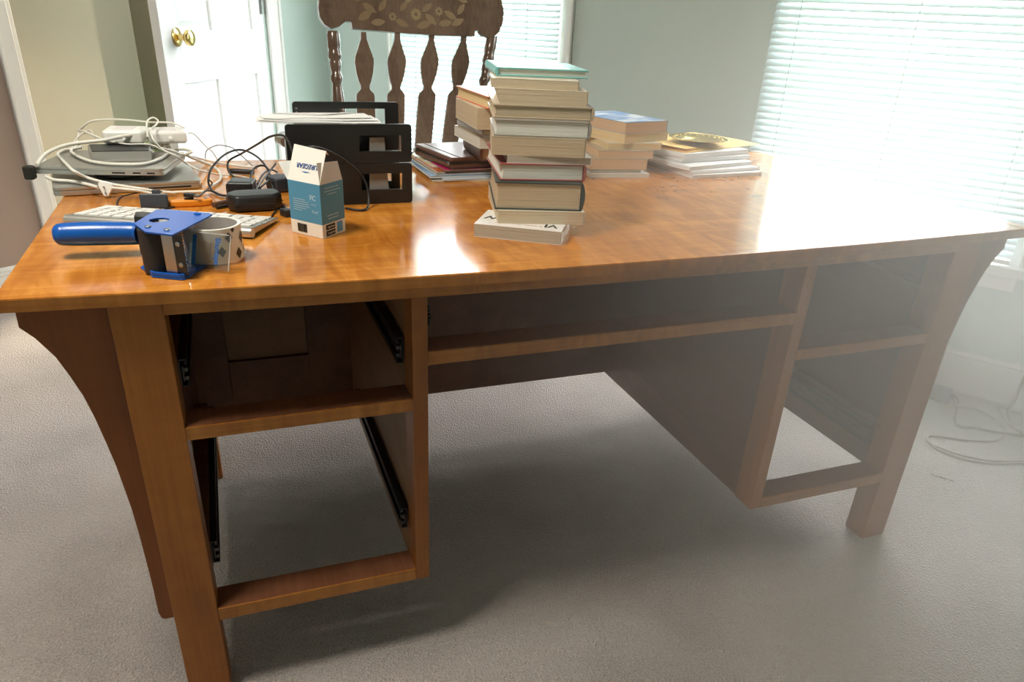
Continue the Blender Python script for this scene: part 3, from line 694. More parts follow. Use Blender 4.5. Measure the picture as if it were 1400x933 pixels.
# ------------------------------------------------------------------ paper pile with envelope and brass plate
Z = .7602
G5 = 'notebooks and papers under the yellow envelope'
for lab, x, y, a, w_, d, th, kind in [
 ('white spiral notebook at the bottom of the paper pile', 1.365, .543, 4.3, .223, .275, .0088, 'spiral'),
 ('second white spiral notebook in the paper pile with black wire', 1.366, .548, 8.0, .232, .27, .0083, 'spiral'),
 ('loose bundle of white papers in the middle of the paper pile', 1.362, .553, 14, .235, .265, .0098, 'paper'),
 ('white paper bundle set back in the paper pile', 1.366, .600, 8, .235, .215, .0100, 'paper'),
 ('topmost white paper bundle directly under the yellow envelope', 1.368, .596, 13, .245, .215, .0125, 'paper')]:
    rt = thing('spiral_notebook' if kind == 'spiral' else 'paper_bundle', (x, y, Z), lab, 'notebook' if kind == 'spiral' else 'papers', R(a), G5)
    M = T(x, y, Z) @ RZ(R(a)); n = 4
    for k in range(n):
        b = MB(M); j = random.uniform(-.003, .003); z0 = th*k/n
        b.box(j*.7, w_-.004+j, abs(j), d+j, z0, z0+th/n-.0002); b.build('sheet_block' if 0 < k < n-1 else 'cover_sheet', 'paper_white', rt, bevel=.0003, seg=1)
    if kind == 'spiral':
        for k in range(30):
            b = MB(M @ T(w_-.003, .012+k*(d-.024)/29, th/2) @ Matrix.Rotation(math.pi/2, 4, 'X'))
            b.tube([(.0065*math.cos(q*math.pi/5), .0034*math.sin(q*math.pi/5), .0006*q/5) for q in range(11)], .0007, n=5, smooth=False); b.build('wire_loop', 'black_plastic', rt)
    Z += th
ze = Z
env = thing('padded_envelope', (1.382,.613,ze), 'yellow padded envelope lying on the paper pile', 'envelope', R(19.7)); M = T(1.378,.608,ze) @ RZ(R(19.7))
nx, ny = 18, 12; EWd, ED = .330, .235; vs = []; fs = []
def hgt(u, v):
    e = min(u, 1-u, v*.8, (1-v)*.8); return .0012 + .0085*min(1, e*5)**.7 * (.72 + .28*math.sin(u*5+1)*math.cos(v*4)) + .004*max(0, u-.8)*3*min(1, v*3)*min(1, (1-v)*3)
for j in range(ny+1):
    for i in range(nx+1): u, v = i/nx, j/ny; vs.append((u*EWd, v*ED, hgt(u, v)))
for j in range(ny):
    for i in range(nx): k = j*(nx+1)+i; fs.append((k, k+1, k+nx+2, k+nx+1))
k0 = len(vs); vs += [(0,0,.0004),(EWd,0,.0004),(EWd,ED,.0004),(0,ED,.0004)]; fs.append((k0+3,k0+2,k0+1,k0))
fs += [tuple([k0, k0+1] + list(range(nx, -1, -1))), tuple([k0+1, k0+2] + [j*(nx+1)+nx for j in range(ny, -1, -1)]), tuple([k0+2, k0+3] + [ny*(nx+1)+i for i in range(nx+1)]), tuple([k0+3, k0] + [j*(nx+1) for j in range(ny+1)])]
b = MB(M); b.add(vs, fs); b.build('envelope_body', 'manila', env, smooth=60)
b = MB(M); b.box(.004, .045, .006, ED-.006, .0088, .0098); b.build('flap', 'manila', env, bevel=.0003, seg=1)
pc = (1.478, .712, ze+.0098)
pl = thing('brass_plate', pc, 'small embossed brass dish with scalloped rim on the yellow envelope', 'dish')
b = MB(T(*pc)); n = 48; prof = [(.002,.0012),(.028,.0012),(.036,.004),(.046,.0085),(.058,.0100),(.070,.0106),(.0775,.0120)]; vs = []; fs = []
for q, (r_, z_) in enumerate(prof):
    for i in range(n):
        t = 2*math.pi*i/n; rr = r_*(1+(.018*math.cos(t*16) if q > 4 else 0)); vs.append((rr*math.cos(t), rr*math.sin(t), z_ + (.0007*math.cos(t*24) if q in (4, 5) else 0)))
for q in range(len(prof)-1):
    for i in range(n): k = (i+1) % n; fs.append((q*n+i, q*n+k, (q+1)*n+k, (q+1)*n+i))
m0 = len(vs); vs += [(x, y, z-.0012) for x, y, z in vs]; fs += [tuple(i+m0 for i in f[::-1]) for f in fs]
fs += [tuple(range(n-1,-1,-1)), tuple(m0+i for i in range(n))]; e0 = (len(prof)-1)*n
fs += [(e0+i, e0+(i+1)%n, m0+e0+(i+1)%n, m0+e0+i) for i in range(n)]
b.add(vs, fs); b.build('dish_bowl', 'plate_brass', pl, smooth=50)
b = MB(T(*pc))
for i in range(24):
    t = 2*math.pi*i/24; b.lathe([(.0035,0),(.003,.0014),(.001,.002)], T(.064*math.cos(t), .064*math.sin(t), .0102), n=8)
o = b.build('embossed_beads', 'plate_brass', pl); o['kind'] = 'stuff'
b = MB(T(*pc)); b.lathe([(.012,.0012),(.009,.0030),(.002,.0036)], n=16); b.build('center_boss', 'plate_brass', pl)

# ------------------------------------------------------------------ black desktop organiser with mail
org = thing('mail_organizer', (.516,.455,.76), 'black slotted desktop mail organizer with cut out handles', 'organizer')
def board(name, x0, x1, z0, z1, y, hole=None, t=.006, par=org, rnd=.006):
    o_ = []
    for cx, cz, a0 in ((x1-rnd, z1-rnd, 0), (x0+rnd, z1-rnd, 90), (x0+rnd, z0+rnd, 180), (x1-rnd, z0+rnd, 270)):
        for k in range(4): a = R(a0+k*30); o_.append((cx+rnd*math.cos(a), cz+rnd*math.sin(a)))
    b = MB()
    if not hole: b.prism(o_, y, y+t, 'Y')
    else:
        hx0, hx1, hz0, hz1 = hole; h = [(hx1,hz1),(hx0,hz1),(hx0,hz0),(hx1,hz0)]
        n = len(o_); vs = [(x,y,z) for x,z in o_]+[(x,y,z) for x,z in h]+[(x,y+t,z) for x,z in o_]+[(x,y+t,z) for x,z in h]; m = n+4; fs = []
        for q in range(4):
            seg = list(range(q*4, q*4+4)); nxt = (q*4+4) % n
            f1 = seg + [n+q]; f2 = [seg[-1], nxt, n+(q+1) % 4, n+q]
            for f in (f1, f2): fs.append(tuple(f)); fs.append(tuple(i+m for i in f[::-1]))
        fs += [(i, (i+1) % n, m+(i+1) % n, m+i) for i in range(n)] + [(n+i, n+(i+1) % 4, m+n+(i+1) % 4, m+n+i) for i in range(4)]
        b.add(vs, fs)
    return b.build(name, 'black_lacquer', par, smooth=30)
board('front_board', .400, .632, .7605, .8372, .412, (.533,.613,.787,.818))
board('front_board', .400, .632, .8380, .9080, .412, (.532,.613,.859,.888))
board('rear_board', .424, .627, .7605, .8452, .500, (.530,.610,.785,.822))
board('rear_board', .424, .627, .8460, .937, .500, (.512,.600,.880,.925))
board('middle_board', .415, .578, .7655, .885, .456, None, .005)
MB().box(.404,.628,.418,.500,.7605,.765).build('base_shelf', 'black_lacquer', org)
MB().box(.404,.409,.418,.500,.765,.87).build('side_board', 'black_lacquer', org)
b = MB(); 
for x in (.428, .428): 
    for z in (.925, .918): b.lathe([(.0022,0),(.002,.0012),(.0003,.0016)], T(x+.003,.4995,z) @ Matrix.Rotation(math.pi/2,4,'X'), n=8)
b.build('screw_heads', 'steel', org)
# things in the slots
for lab, p, sz in (('pale grey card standing in the front slot of the organizer', (.548,.4185), (.04,.0008,.118)), ('white folded paper standing in the back slot of the organizer', (.50,.470), (.10,.0012,.11))):
    b = MB(T(p[0], p[1], .7655)); b.prism([(0,0),(sz[0],0),(sz[0]*.82,sz[2]),(sz[0]*.12,sz[2])], 0, sz[1], 'Y'); o = b.build('standing_card', 'card_grey', None, bevel=.0002, seg=1); tag(o, lab, 'paper')
mail = [('bottom envelope lying across the organizer top', .352,.428, -3, .225,.066, 'envelope_white'), ('middle envelope lying across the organizer top', .358,.430, 1, .215,.066, 'paper_white'), ('topmost white envelope across the organizer, flap end sticking out', .366,.431, 5, .20,.062, 'envelope_white')]
Z = .9084
for lab, x, y, a, w_, d, m in mail:
    rt = thing('envelope', (x, y, Z), lab, 'envelope', R(a), 'mail on the organizer'); M = T(x, y, Z) @ RZ(R(a))
    n = 8; vs = []
    for i in range(n+1):
        u = i/n; bz = .0032*math.sin(math.pi*min(1, u*1.3))**2 * (1 if a else .7)
        vs += [(u*w_, 0 if u > .06 else .01, 0), (u*w_, d if u > .06 else d-.012, 0), (u*w_, d if u > .06 else d-.012, .0012+bz*.5), (u*w_, 0 if u > .06 else .01, .0012+bz*.5)]
    fs = []
    for i in range(n):
        for k in range(4): j = (k+1) % 4; fs.append((4*i+k, 4*i+j, 4*i+4+j, 4*i+4+k))
    fs += [(0,1,2,3), (4*n+3,4*n+2,4*n+1,4*n)]
    b = MB(M); b.add(vs, fs); b.build('envelope_body', m, rt, smooth=50)
    b = MB(M); b.add([(w_*.10,d*.98,.0032),(w_*.94,d*.98,.0032),(w_*.52,d*.35,.0034)], [(0,1,2)]); b.build('envelope_flap', m, rt, smooth=0)
    Z += .0030

# ------------------------------------------------------------------ blue and white carton
B0, BL, BR = Vector((.428,.184,.7602)), Vector((.384,.239,.7602)), Vector((.471,.227,.7602))
bx = thing('carton', tuple(B0), 'small blue and white product carton standing open on the desk', 'box')
ul = (BL-B0); ur = (BR-B0); BF = BL+ur
def quad_slab(a, b_, c, d, t, n):      # a thin board from four corners, thickness along n
    m = MB(); m.add([a,b_,c,d,a+n*t,b_+n*t,c+n*t,d+n*t], [(3,2,1,0),(4,5,6,7),(0,1,5,4),(1,2,6,5),(2,3,7,6),(3,0,4,7)]); return m
hz = Vector((0,0,1)); HB, HW = .0870, .0228
def wallb(a, c, nm):
    nrm = (c-a).cross(hz).normalized(); ctr = (B0+BF)/2
    inn = -nrm if (a-ctr).dot(nrm) > 0 else nrm
    quad_slab(a, c, c+hz*HW, a+hz*HW, .0008, inn).build('white_band', 'card_white', bx)
    quad_slab(a+hz*HW, c+hz*HW, c+hz*HB, a+hz*HB, .0008, inn).build(nm, 'card_blue', bx)
    return -inn
nL = wallb(BL, B0, 'front_side'); nR = wallb(B0, BR, 'right_side'); wallb(BR, BF, 'rear_side'); wallb(BF, BL, 'left_side')
quad_slab(BL, B0, BR, BF, .0008, hz).build('bottom', 'card_inner', bx)
# flaps
inL = -nL; inR = -nR
fu = (hz*.86 + inL*.30 + ur.normalized()*.05).normalized()
t0, t1 = BL+hz*HB, B0+hz*HB
quad_slab(t0, t1, t1+fu*.054-ul*.04*-1*0, t0+fu*.057, .0007, inL).build('lid_flap', 'card_white', bx)
tk = (inL*.7 - hz*.55).normalized()
quad_slab(t0+fu*.057, t1+fu*.054, t1+fu*.054+tk*.012+ul*.06, t0+fu*.057+tk*.012-ul*.06, .0006, inL).build('tuck_flap', 'card_inner', bx)
t0, t1 = B0+hz*HB, BR+hz*HB; fr = (hz*.97 + inR*.1).normalized(); e = ur*.07
quad_slab(t0+e*.3, t1-e*.2, t1-e*1.6+fr*.030, t0+e*.4+fr*.034, .0007, inR).build('dust_flap', 'card_inner', bx)
t0, t1 = BF+hz*HB, BL+hz*HB; fl_ = (hz*.75 + nR*-.62).normalized()
quad_slab(t0-ur*0, t1, t1+fl_*.032+(t0-t1)*.10, t0+fl_*.028-(t0-t1)*.25, .0007, -nR).build('dust_flap', 'card_white', bx)
# printing
ML = frame(BL+nL*.0003, (B0-BL), hz); MR = frame(B0+nR*.0003, (BR-B0), hz)
wl, wr = ul.length, ur.length
text('FC', .011, 'ink_pale', ML @ T(wl*.76,.064,0), bx, bold=True)
marks(ML @ T(wl*.70,.0535,0), 0, .011, .0022, 'ink_pale', bx)
marks(ML @ T(wl*.72,.042,0), 0, .010, .0040, 'ink_pale', bx)
b = MB(ML)
for k, ww in enumerate((.026,.033,.034,.035,.028,.018)): b.box(.010, .010+ww, .058-k*.0035, .0588-k*.0035, 0, .0002)
b.build('printed_lines', 'ink_pale', bx)
b = MB(ML); x = .015
for k in range(16):
    ww = random.choice((.0004,.0008,.0012)); b.box(x, x+ww, .0045, .0185, 0, .0002); x += ww+random.choice((.0004,.0007))
b.build('printed_barcode', 'ink_black', bx)
b = MB(MR)
for k, (a, c) in enumerate(((.012,.048),(.010,.052),(.018,.042))): b.box(a, c, .079-k*.005, .0802-k*.005, 0, .0002)
for k, (a, c, zz) in enumerate(((.014,.044,.0345),(.016,.044,.0295))): b.box(a, c, zz, zz+.0014, 0, .0002)
b.build('printed_lines', 'ink_pale', bx)
for zz, s in ((.0125, 'App Store'), (.0025, 'Google Play')):
    b = MB(MR); b.box(.009, .033, zz, zz+.0085, 0, .0002); b.build('store_badge', 'ink_black', bx)
    text(s, .0042, 'card_white', MR @ T(.0225, zz+.0042, .0003), bx)
b = MB(MR); b.box(.038, .053, .0035, .0205, 0, .0002); b.build('blue_badge', 'card_blue_light', bx)
MF = frame(BL+hz*HB+nL*.0004, (B0-BL), fu)
text('PUREGEAR', .0105, 'ink_navy', MF @ T(wl*.56,.026,.0002) @ RZ(math.pi), bx, bold=True)
b = MB(MF); b.prism([(wl*.38,.0165),(wl*.52,.0155),(wl*.66,.0168),(wl*.52,.0172)], 0, .0002); b.build('printed_swoosh', 'ink_blue', bx)

# ------------------------------------------------------------------ keyboard
KA = math.atan2(.200-.339, .322-.033)
KO = Vector((.033,.339,.7602))
kb = thing('keyboard', tuple(KO), 'slim white and silver wireless keyboard behind the tape dispenser', 'keyboard', KA); MK = T(*KO) @ RZ(KA)
KW, KD = .315, .118
b = MB(MK); b.prism([(.004,.006),(KD,.0035),(KD,.007),(.012,.0165),(.004,.0165)], 0, KW, 'X'); b.build('base_plate', 'aluminium', kb, bevel=.001, seg=1)
b = MB(MK); b.lathe([(.0088,0),(.0088,KW)], T(0,.0088,.0092) @ Matrix.Rotation(math.pi/2,4,'Y'), n=20); b.build('battery_tube', 'aluminium', kb)
b = MB(MK); b.lathe([(.0065,0),(.0065,.0006)], T(KW-.0001,.0088,.0092) @ Matrix.Rotation(math.pi/2,4,'Y'), n=16); b.build('end_cap', 'white_plastic', kb)
b = MB(MK)
for r_ in range(5):
    n = 14 if r_ != 4 else 9; y0 = .020+r_*.019
    for k in range(n):
        x0 = .006+k*(KW-.012)/n; ww = (KW-.012)/n-.003
        zt = .0158-(y0-.012)*.0087/.106
        b.add([(x0,y0,zt-.002),(x0+ww,y0,zt-.002),(x0+ww,y0+.016,zt-.0034),(x0,y0+.016,zt-.0034),(x0+.0006,y0+.0006,zt+.0022),(x0+ww-.0006,y0+.0006,zt+.0022),(x0+ww-.0006,y0+.0154,zt+.0009),(x0+.0006,y0+.0154,zt+.0009)], [(3,2,1,0),(4,5,6,7),(0,1,5,4),(1,2,6,5),(2,3,7,6),(3,0,4,7)])
o = b.build('keys', 'white_plastic', kb, smooth=0); o['kind'] = 'stuff'

# ------------------------------------------------------------------ tape dispenser
td = thing('tape_dispenser', (.20,.09,.7602), 'blue handheld packing tape dispenser lying on its side', 'tape dispenser')
top = [(.165,.080),(.182,.034),(.2155,.012),(.2655,.113),(.262,.121),(.200,.155),(.189,.153)]
z1 = .8235
hole = [(.196+.014*math.cos(R(20+a)), .092+.013*math.sin(R(20+a))) for a in range(0, 360, 45)]
def holed(poly, hole, z0, z1_):
    me = MB(); n, m = len(poly), len(hole); b2 = bmesh.new()
    vo = [b2.verts.new((x,y,0)) for x,y in poly]; vh = [b2.verts.new((x,y,0)) for x,y in hole]
    es = [b2.edges.new((vo[i], vo[(i+1)%n])) for i in range(n)] + [b2.edges.new((vh[i], vh[(i+1)%m])) for i in range(m)]
    bmesh.ops.triangle_fill(b2, use_beauty=True, edges=es)
    b2.verts.index_update(); F = [[v.index for v in f.verts] for f in b2.faces]; P = [v.co.copy() for v in b2.verts]; b2.free()
    k = len(P); vs = [(p.x,p.y,z0) for p in P]+[(p.x,p.y,z1_) for p in P]
    fs = [tuple(f[::-1]) for f in F]+[tuple(i+k for i in f) for f in F]+[(i,(i+1)%n,k+(i+1)%n,k+i) for i in range(n)]+[(n+i,n+(i+1)%m,k+n+(i+1)%m,k+n+i) for i in range(m)]
    me.add(vs, fs); return me
holed(top, hole, z1, z1+.0022).build('side_plate', 'blue_metal', td, smooth=0)
bot = [(.162,.085),(.173,.060),(.180,.040),(.216,.0195),(.222,.020),(.236,.050),(.2655,.113),(.262,.121),(.200,.155),(.187,.150)]
MB().prism(bot, .7603, .7625).build('side_plate', 'blue_metal', td, bevel=.0005, seg=1)
MB().prism([(.172,.061),(.180,.0405),(.216,.0195),(.222,.021),(.236,.050),(.233,.052),(.220,.0255),(.217,.024),(.183,.043),(.175,.0625)], .7625, .7685).build('front_lip', 'blue_metal', td, bevel=.0012)
holec = (.196, .092)
b = MB(T(*holec, .7626)); b.lathe([(.0125,0),(.0125,.058),(.004,.060)], n=18); b.build('tension_knob', 'steel', td)
def screw(x, y, z, r_=.0042):
    b = MB(T(x,y,z)); b.lathe([(r_,0),(r_,.0012),(r_*.7,.0022),(.0004,.0025)], n=12); return b
for x, y in ((.184,.057),(.2085,.036)): screw(x, y, z1+.0022).build('screw', 'steel', td)
screw(.246,.117,z1+.0022,.005).build('plastic_rivet', 'blue_plastic', td)
b = MB(T(.186,.062,.7628)); b.lathe([(.0165,0),(.0165,.0595)], n=28); b.build('rubber_roller', 'black_matte', td)
dv = Vector((.0185+.012, -.011+.0, 0)).normalized()
ctrb = Vector((.2075,.033,0)); nv = Vector((-.55,-.84,0)).normalized(); tv = Vector((.84,-.55,0)).normalized()
Mb_ = frame((ctrb.x, ctrb.y, .7665), tv, nv*-1)
b = MB(Mb_); b.box(-.009,.008,-.0015,.0,0,.057); b.build('blade_guard', 'steel', td, bevel=.0004, seg=1)
b = MB(Mb_); b.box(.008,.0215,-.0005,.0015,0,.056)
for k in range(14): b.prism([(.0215,.002+k*.0038),(.0238,.0039+k*.0038),(.0215,.0058+k*.0038)], -.0002, .0006, 'Y')
b.build('cutter_blade', 'dark_steel', td, smooth=0)
for zz in (.014,.043):
    b = MB(Mb_ @ T(.015,-.0006,zz) @ Matrix.Rotation(math.pi/2,4,'X')); b.lathe([(.0038,0),(.0034,.0016),(.0004,.0024)], n=12); b.build('screw', 'steel', td)
# handle
b = MB(); b.tube([(.163,.150,.7925),(.150,.1545,.7925),(.110,.1555,.794),(.080,.157,.7945),(.0615,.158,.7945)], lambda t: .0155+.0015*math.sin(3*t) if t < .93 else .0158, n=20, sub=6)
b.build('handle', 'blue_plastic', td)
b = MB(T(.0617,.158,.7945) @ Matrix.Rotation(math.pi/2,4,'Z') @ Matrix.Rotation(-math.pi/2,4,'X') @ Matrix.Identity(4)); 
M_ = T(.0619,.158,.7945) @ Matrix.Rotation(-math.pi/2,4,'Y')
b = MB(M_); b.lathe([(.0158,0),(.0150,.0045),(.0125,.0085),(.008,.0115),(.001,.0125)], n=20); b.build('handle_end', 'blue_plastic', td)
b = MB(); b.prism([(.160,.135),(.172,.128),(.192,.140),(.190,.152),(.170,.162),(.160,.163)], .7645, .822); b.build('handle_bracket', 'dark_steel', td, bevel=.002)
# tape roll on its core
rc = (.262, .112)
roll = thing('tape_roll', (*rc, .763), 'nearly empty packing tape roll with printed paper core', 'tape')
b = MB(T(*rc,.7632)); b.lathe([(.0365,0),(.0405,0),(.0405,.0500),(.0365,.0500),(.0365,0)], n=40, caps=False); b.build('paper_core', 'card_white', roll, smooth=50)
b = MB(T(*rc,.7636)); b.lathe([(.0362,.0004),(.0364,.0004),(.0364,.0488),(.0362,.0488),(.0362,.0004)], n=40, caps=False); b.build('core_liner', 'roll_grey', roll, smooth=50)
b = MB()
for a, zz, s_ in ((-58,.800,.010),(-20,.795,.012),(-35,.774,.011),(-75,.781,.010),(-5,.776,.010),(-47,.8105,.006)):
    vs = []
    for da, dz in ((-1,0),(0,-1),(1,0),(0,1)):
        t = R(a)+da*s_*.62/.0408; vs.append((rc[0]+.0414*math.cos(t), rc[1]+.0414*math.sin(t), min(zz+dz*s_*.8, .813)))
    b.add(vs, [(0,1,2,3)])
o = b.build('printed_diamonds', 'dark_steel', roll, smooth=0); o['kind'] = 'stuff'
# clear shield with lettering
S0, S1 = Vector((.226,.060,.766)), Vector((.279,.033,.7645)); shz = Vector((.0,.022,.050)).normalized()
sd = (S1-S0).normalized(); sn = sd.cross(shz).normalized(); SL = (S1-S0).length
MS = frame(S0, sd, shz)
b = MB(MS); b.prism([(0,0),(SL,0),(SL,.046),(SL-.004,.050),(0,.050)], -.0006, .0006); b.build('clear_shield', 'clear_plastic', td, smooth=0)
b = MB(MS); b.box(SL-.0012, SL, 0, .049, .0006, .0016); b.box(0, SL-.003, .0488, .050, .0006, .0016); b.build('shield_rim', 'roll_grey', td)
text('Shurtape', .0105, 'ink_blue', MS @ T(SL-.019,.0255,.0009) @ RZ(-math.pi/2), td, bold=True)
marks(MS @ T(SL-.029,.036,.0007) @ RZ(-math.pi/2), 0, .026, .0016, 'ink_black', td)
b = MB(MS); b.box(.004,.0095,.004,.046,.0006,.0010); b.build('blue_strip', 'ink_blue', td)

# ------------------------------------------------------------------ laptops, drive, power bricks
def laptop(lab, FL, FR, z, d, th, ports):
    a = math.atan2(FR[1]-FL[1], FR[0]-FL[0]); w_ = math.hypot(FR[1]-FL[1], FR[0]-FL[0])
    rt = thing('laptop', (FL[0], FL[1], z), lab, 'laptop', a, 'closed laptops on the desk'); M = T(FL[0], FL[1], z) @ RZ(a)
    def rr(i, rd, x0=0, y0=0):
        P = []
        for cx, cy, a0 in ((w_-i-rd, d-i-rd, 0), (i+rd, d-i-rd, 90), (i+rd, i+rd, 180), (w_-i-rd, i+rd, 270)):
            for k in range(5): t = R(a0+k*22.5); P.append((cx+rd*math.cos(t), cy+rd*math.sin(t)))
        return P
    b = MB(M); b.prism(rr(0,.011), .0010, th*.62); b.build('lower_case', 'aluminium', rt, bevel=.0012)
    b = MB(M); b.prism(rr(.0012,.011), th*.62, th*.64); b.build('lid_gap', 'ink_black', rt)
    b = MB(M); b.prism(rr(0,.011), th*.64, th-.0002); b.build('lid', 'aluminium', rt, bevel=.0014)
    for x0, x1 in ports:
        b = MB(M); b.box(w_*x0, w_*x1, -.0004, .002, th*.26, th*.46); b.build('port', 'ink_black', rt)
    for x, y in ((.03,.03),(w_-.03,.03),(.03,d-.03),(w_-.03,d-.03)):
        b = MB(M @ T(x,y,0)); b.lathe([(.006,0),(.006,.0012)], n=12); b.build('rubber_foot', 'black_plastic', rt)
    return M
laptop('silver laptop lying directly on the desk under the other laptop', (-.014,.558), (.244,.597), .7602, .205, .0168, ((.62,.92),))
# the upper laptop rests on a coiled cable lying on the lower one
laptop('silver laptop lying on top, overhanging the desk edge with ports facing front', (-.055,.635), (.177,.588), .7878, .19, .0145, ((.60,.70),(.76,.82),(.87,.93)))
b = MB(); c0 = (.10,.675)
b.tube([(c0[0]+.055*math.cos(t*.5), c0[1]+.05*math.sin(t*.5), .7822) for t in range(0, 26)], .0048, n=8, sub=2)
o = b.build('coiled_cord', 'black_cable', None); tag(o, 'black cord coiled flat between the two laptops', 'cable')
b = MB(T(-.056,.626,.790) @ RZ(R(-11))); b.box(-.012,.006,-.008,.012,-.010,.0155); o = b.build('cord_strap', 'leather_edge', None, bevel=.004); tag(o, 'black strap hanging off the left end of the upper laptop', 'strap')
dr = thing('disk_enclosure', (.044,.671,.8025), 'small silver disk enclosure with black top on the upper laptop', 'disk drive', R(2)); M = T(.044,.672,.8026) @ RZ(R(2))
b = MB(M); b.prism([(0,0),(.109,0),(.109,.09),(-.012,.09)], 0, .0185); b.build('case', 'aluminium', dr, bevel=.0015)
b = MB(M); b.prism([(.003,.003),(.106,.003),(.106,.087),(-.008,.087)], .0183, .0200); b.build('top_plate', 'black_plastic', dr)
def brick(lab, x, y, z, a, w_, d, h):
    rt = thing('power_adapter', (x, y, z), lab, 'adapter', R(a), 'white power adapters'); M = T(x, y, z) @ RZ(R(a))
    b = MB(M); b.box(0, w_, 0, d, 0, h); b.build('adapter_body', 'white_plastic', rt, bevel=.007, seg=4)
    b = MB(M); b.lathe([(.0045,0),(.0042,.010),(.0026,.016)], T(w_*.55,.002,h*.45) @ Matrix.Rotation(math.pi/2,4,'X'), n=12); b.build('cord_sleeve', 'white_plastic', rt)
    b = MB(M); b.box(w_*.25, w_*.75, .010, d-.012, h-.0002, h+.0004); b.build('rating_label', 'card_inner', rt)
brick('white square power adapter on the silver disk enclosure', .060, .752, .8228, -6, .078, .075, .028)
brick('white power adapter standing right of the other adapter', .150, .742, .8228, 8, .074, .072, .026)
# a prop below the right adapter: folded white cord
b = MB(); b.tube([(.165+.018*math.cos(t*.6), .775+.02*math.sin(t*.6), .806+.0012*t) for t in range(0, 13)], .0035, n=8, sub=2); o = b.build('folded_cord', 'white_cable', None); tag(o, 'white cord folded under the right hand adapter', 'cable')
# triangular plug
M = frame((.078,.5365,.7765), (1,-.15,0), (0,.25,1))
b = MB(M); b.prism([(-.013,.011),(-.012,.005),(-.005,-.013),(.003,-.0135),(.013,.004),(.012,.011),(.004,.014),(-.008,.015)], -.004, .004); 
tp = thing('cable_plug', (.078,.536,.7605), 'white triangular plug hanging in front of the laptops', 'plug'); b.build('plug_body', 'white_plastic', tp, bevel=.0025)
b = MB(M); b.lathe([(.0016,0),(.0012,.006)], T(-.002,.004,.004), n=8); b.box(-.001,.0005,-.009,-.004,.004,.009); b.build('plug_prong', 'steel', tp)

CAB = {
 'W1': [(.119,.750,.842),(.091,.731,.840),(.066,.708,.838),(.009,.705,.832),(-.024,.680,.824),(-.041,.663,.812),(-.044,.629,.806)],
 'W2': [(0,.822,.815),(.003,.861,.830),(.016,.840,.845),(.035,.832,.858),(.065,.829,.862),(.108,.823,.862),(.151,.804,.860),(.193,.808,.858),(.219,.774,.852)],
 'W3': [(.149,.715,.842),(.149,.760,.866),(.158,.812,.868),(.168,.797,.864),(.165,.760,.860),(.158,.703,.858),(.162,.669,.846),(.176,.669,.826),(.202,.660,.812),(.217,.703,.790),(.239,.670,.783),(.274,.707,.766),(.315,.696,.764),(.352,.641,.764)],
 'W4': [(.014,.793,.812),(-.004,.792,.808),(0,.753,.807),(.028,.686,.806),(.060,.641,.806),(.100,.620,.806),(.143,.623,.806),(.171,.684,.806),(.183,.758,.808),(.172,.79,.815)],
 'W5': [(-.004,.802,.807),(-.020,.792,.806),(-.026,.753,.806),(-.016,.707,.806),(.020,.583,.806),(.030,.565,.803),(.045,.578,.790),(.075,.560,.784),(.103,.542,.781),(.135,.523,.779),(.161,.530,.772),(.196,.536,.766)],
 'W6': [(-.033,.629,.784),(-.015,.606,.782),(.013,.596,.781),(.042,.566,.781),(.065,.538,.780)],
 'W7': [(.090,.527,.781),(.117,.517,.779),(.140,.521,.774),(.164,.524,.767),(.195,.547,.765),(.248,.546,.765)],
 'W8': [(.176,.677,.826),(.198,.716,.812),(.216,.727,.803),(.242,.86,.772),(.277,.852,.764),(.319,.809,.764),(.360,.778,.764)],
 'W9': [(.187,.758,.808),(.211,.750,.812),(.229,.717,.812),(.219,.714,.806),(.243,.770,.782),(.264,.807,.766),(.279,.734,.764),(.278,.656,.764),(.261,.604,.764)],
 'W10': [(.008,.821,.815),(-.007,.804,.809),(.003,.815,.825),(.030,.819,.842),(.046,.766,.835),(.074,.746,.832)],
 'W11': [(.226,.784,.840),(.238,.776,.838),(.256,.802,.810),(.269,.840,.790),(.277,.88,.764)],
 'W12': [(.250,.89,.764),(.256,.89,.785),(.281,.869,.800),(.307,.845,.800),(.316,.845,.795),(.333,.829,.780),(.352,.798,.764)],
 'W13': [(.010,.80,.845),(.030,.755,.848),(.050,.738,.842),(.072,.735,.833),(.107,.731,.8265),(.149,.725,.8262),(.175,.717,.815),(.192,.705,.808)],
 'K1': [(.292,.478,.770),(.271,.529,.763),(.258,.571,.768),(.258,.579,.785),(.268,.611,.800),(.293,.655,.815),(.320,.683,.820),(.344,.683,.815),(.366,.666,.800),(.377,.649,.780),(.379,.618,.765)],
 'K3': [(.338,.464,.780),(.336,.547,.785),(.345,.598,.795),(.360,.613,.800),(.373,.616,.795),(.377,.588,.780),(.374,.481,.775),(.378,.467,.764),(.385,.406,.762)],
 'K4': [(.341,.459,.785),(.373,.586,.790),(.392,.63,.800)],
 'K5': [(.353,.483,.785),(.380,.595,.780),(.396,.657,.775),(.383,.673,.780),(.365,.628,.780),(.346,.504,.785)],
 'K6': [(.103,.453,.762),(.097,.494,.762),(.102,.531,.763),(.125,.535,.768),(.152,.528,.772),(.174,.522,.772)],
 'K7': [(.103,.453,.762),(.117,.423,.762),(.142,.403,.762),(.169,.415,.762),(.198,.443,.762),(.225,.473,.764),(.246,.520,.768),(.263,.564,.775),(.259,.557,.785)],
 'K8': [(.221,.450,.766),(.238,.490,.768),(.251,.529,.770),(.264,.539,.766),(.281,.516,.763),(.299,.517,.764)],
 'K9': [(.374,.385,.764),(.363,.360,.762),(.353,.319,.762),(.344,.336,.762)],
}
CAB['K2'] = K2 = [(.323,.556,.775),(.305,.663,.770),(.297,.712,.773),(.301,.728,.790),(.329,.700,.810)]
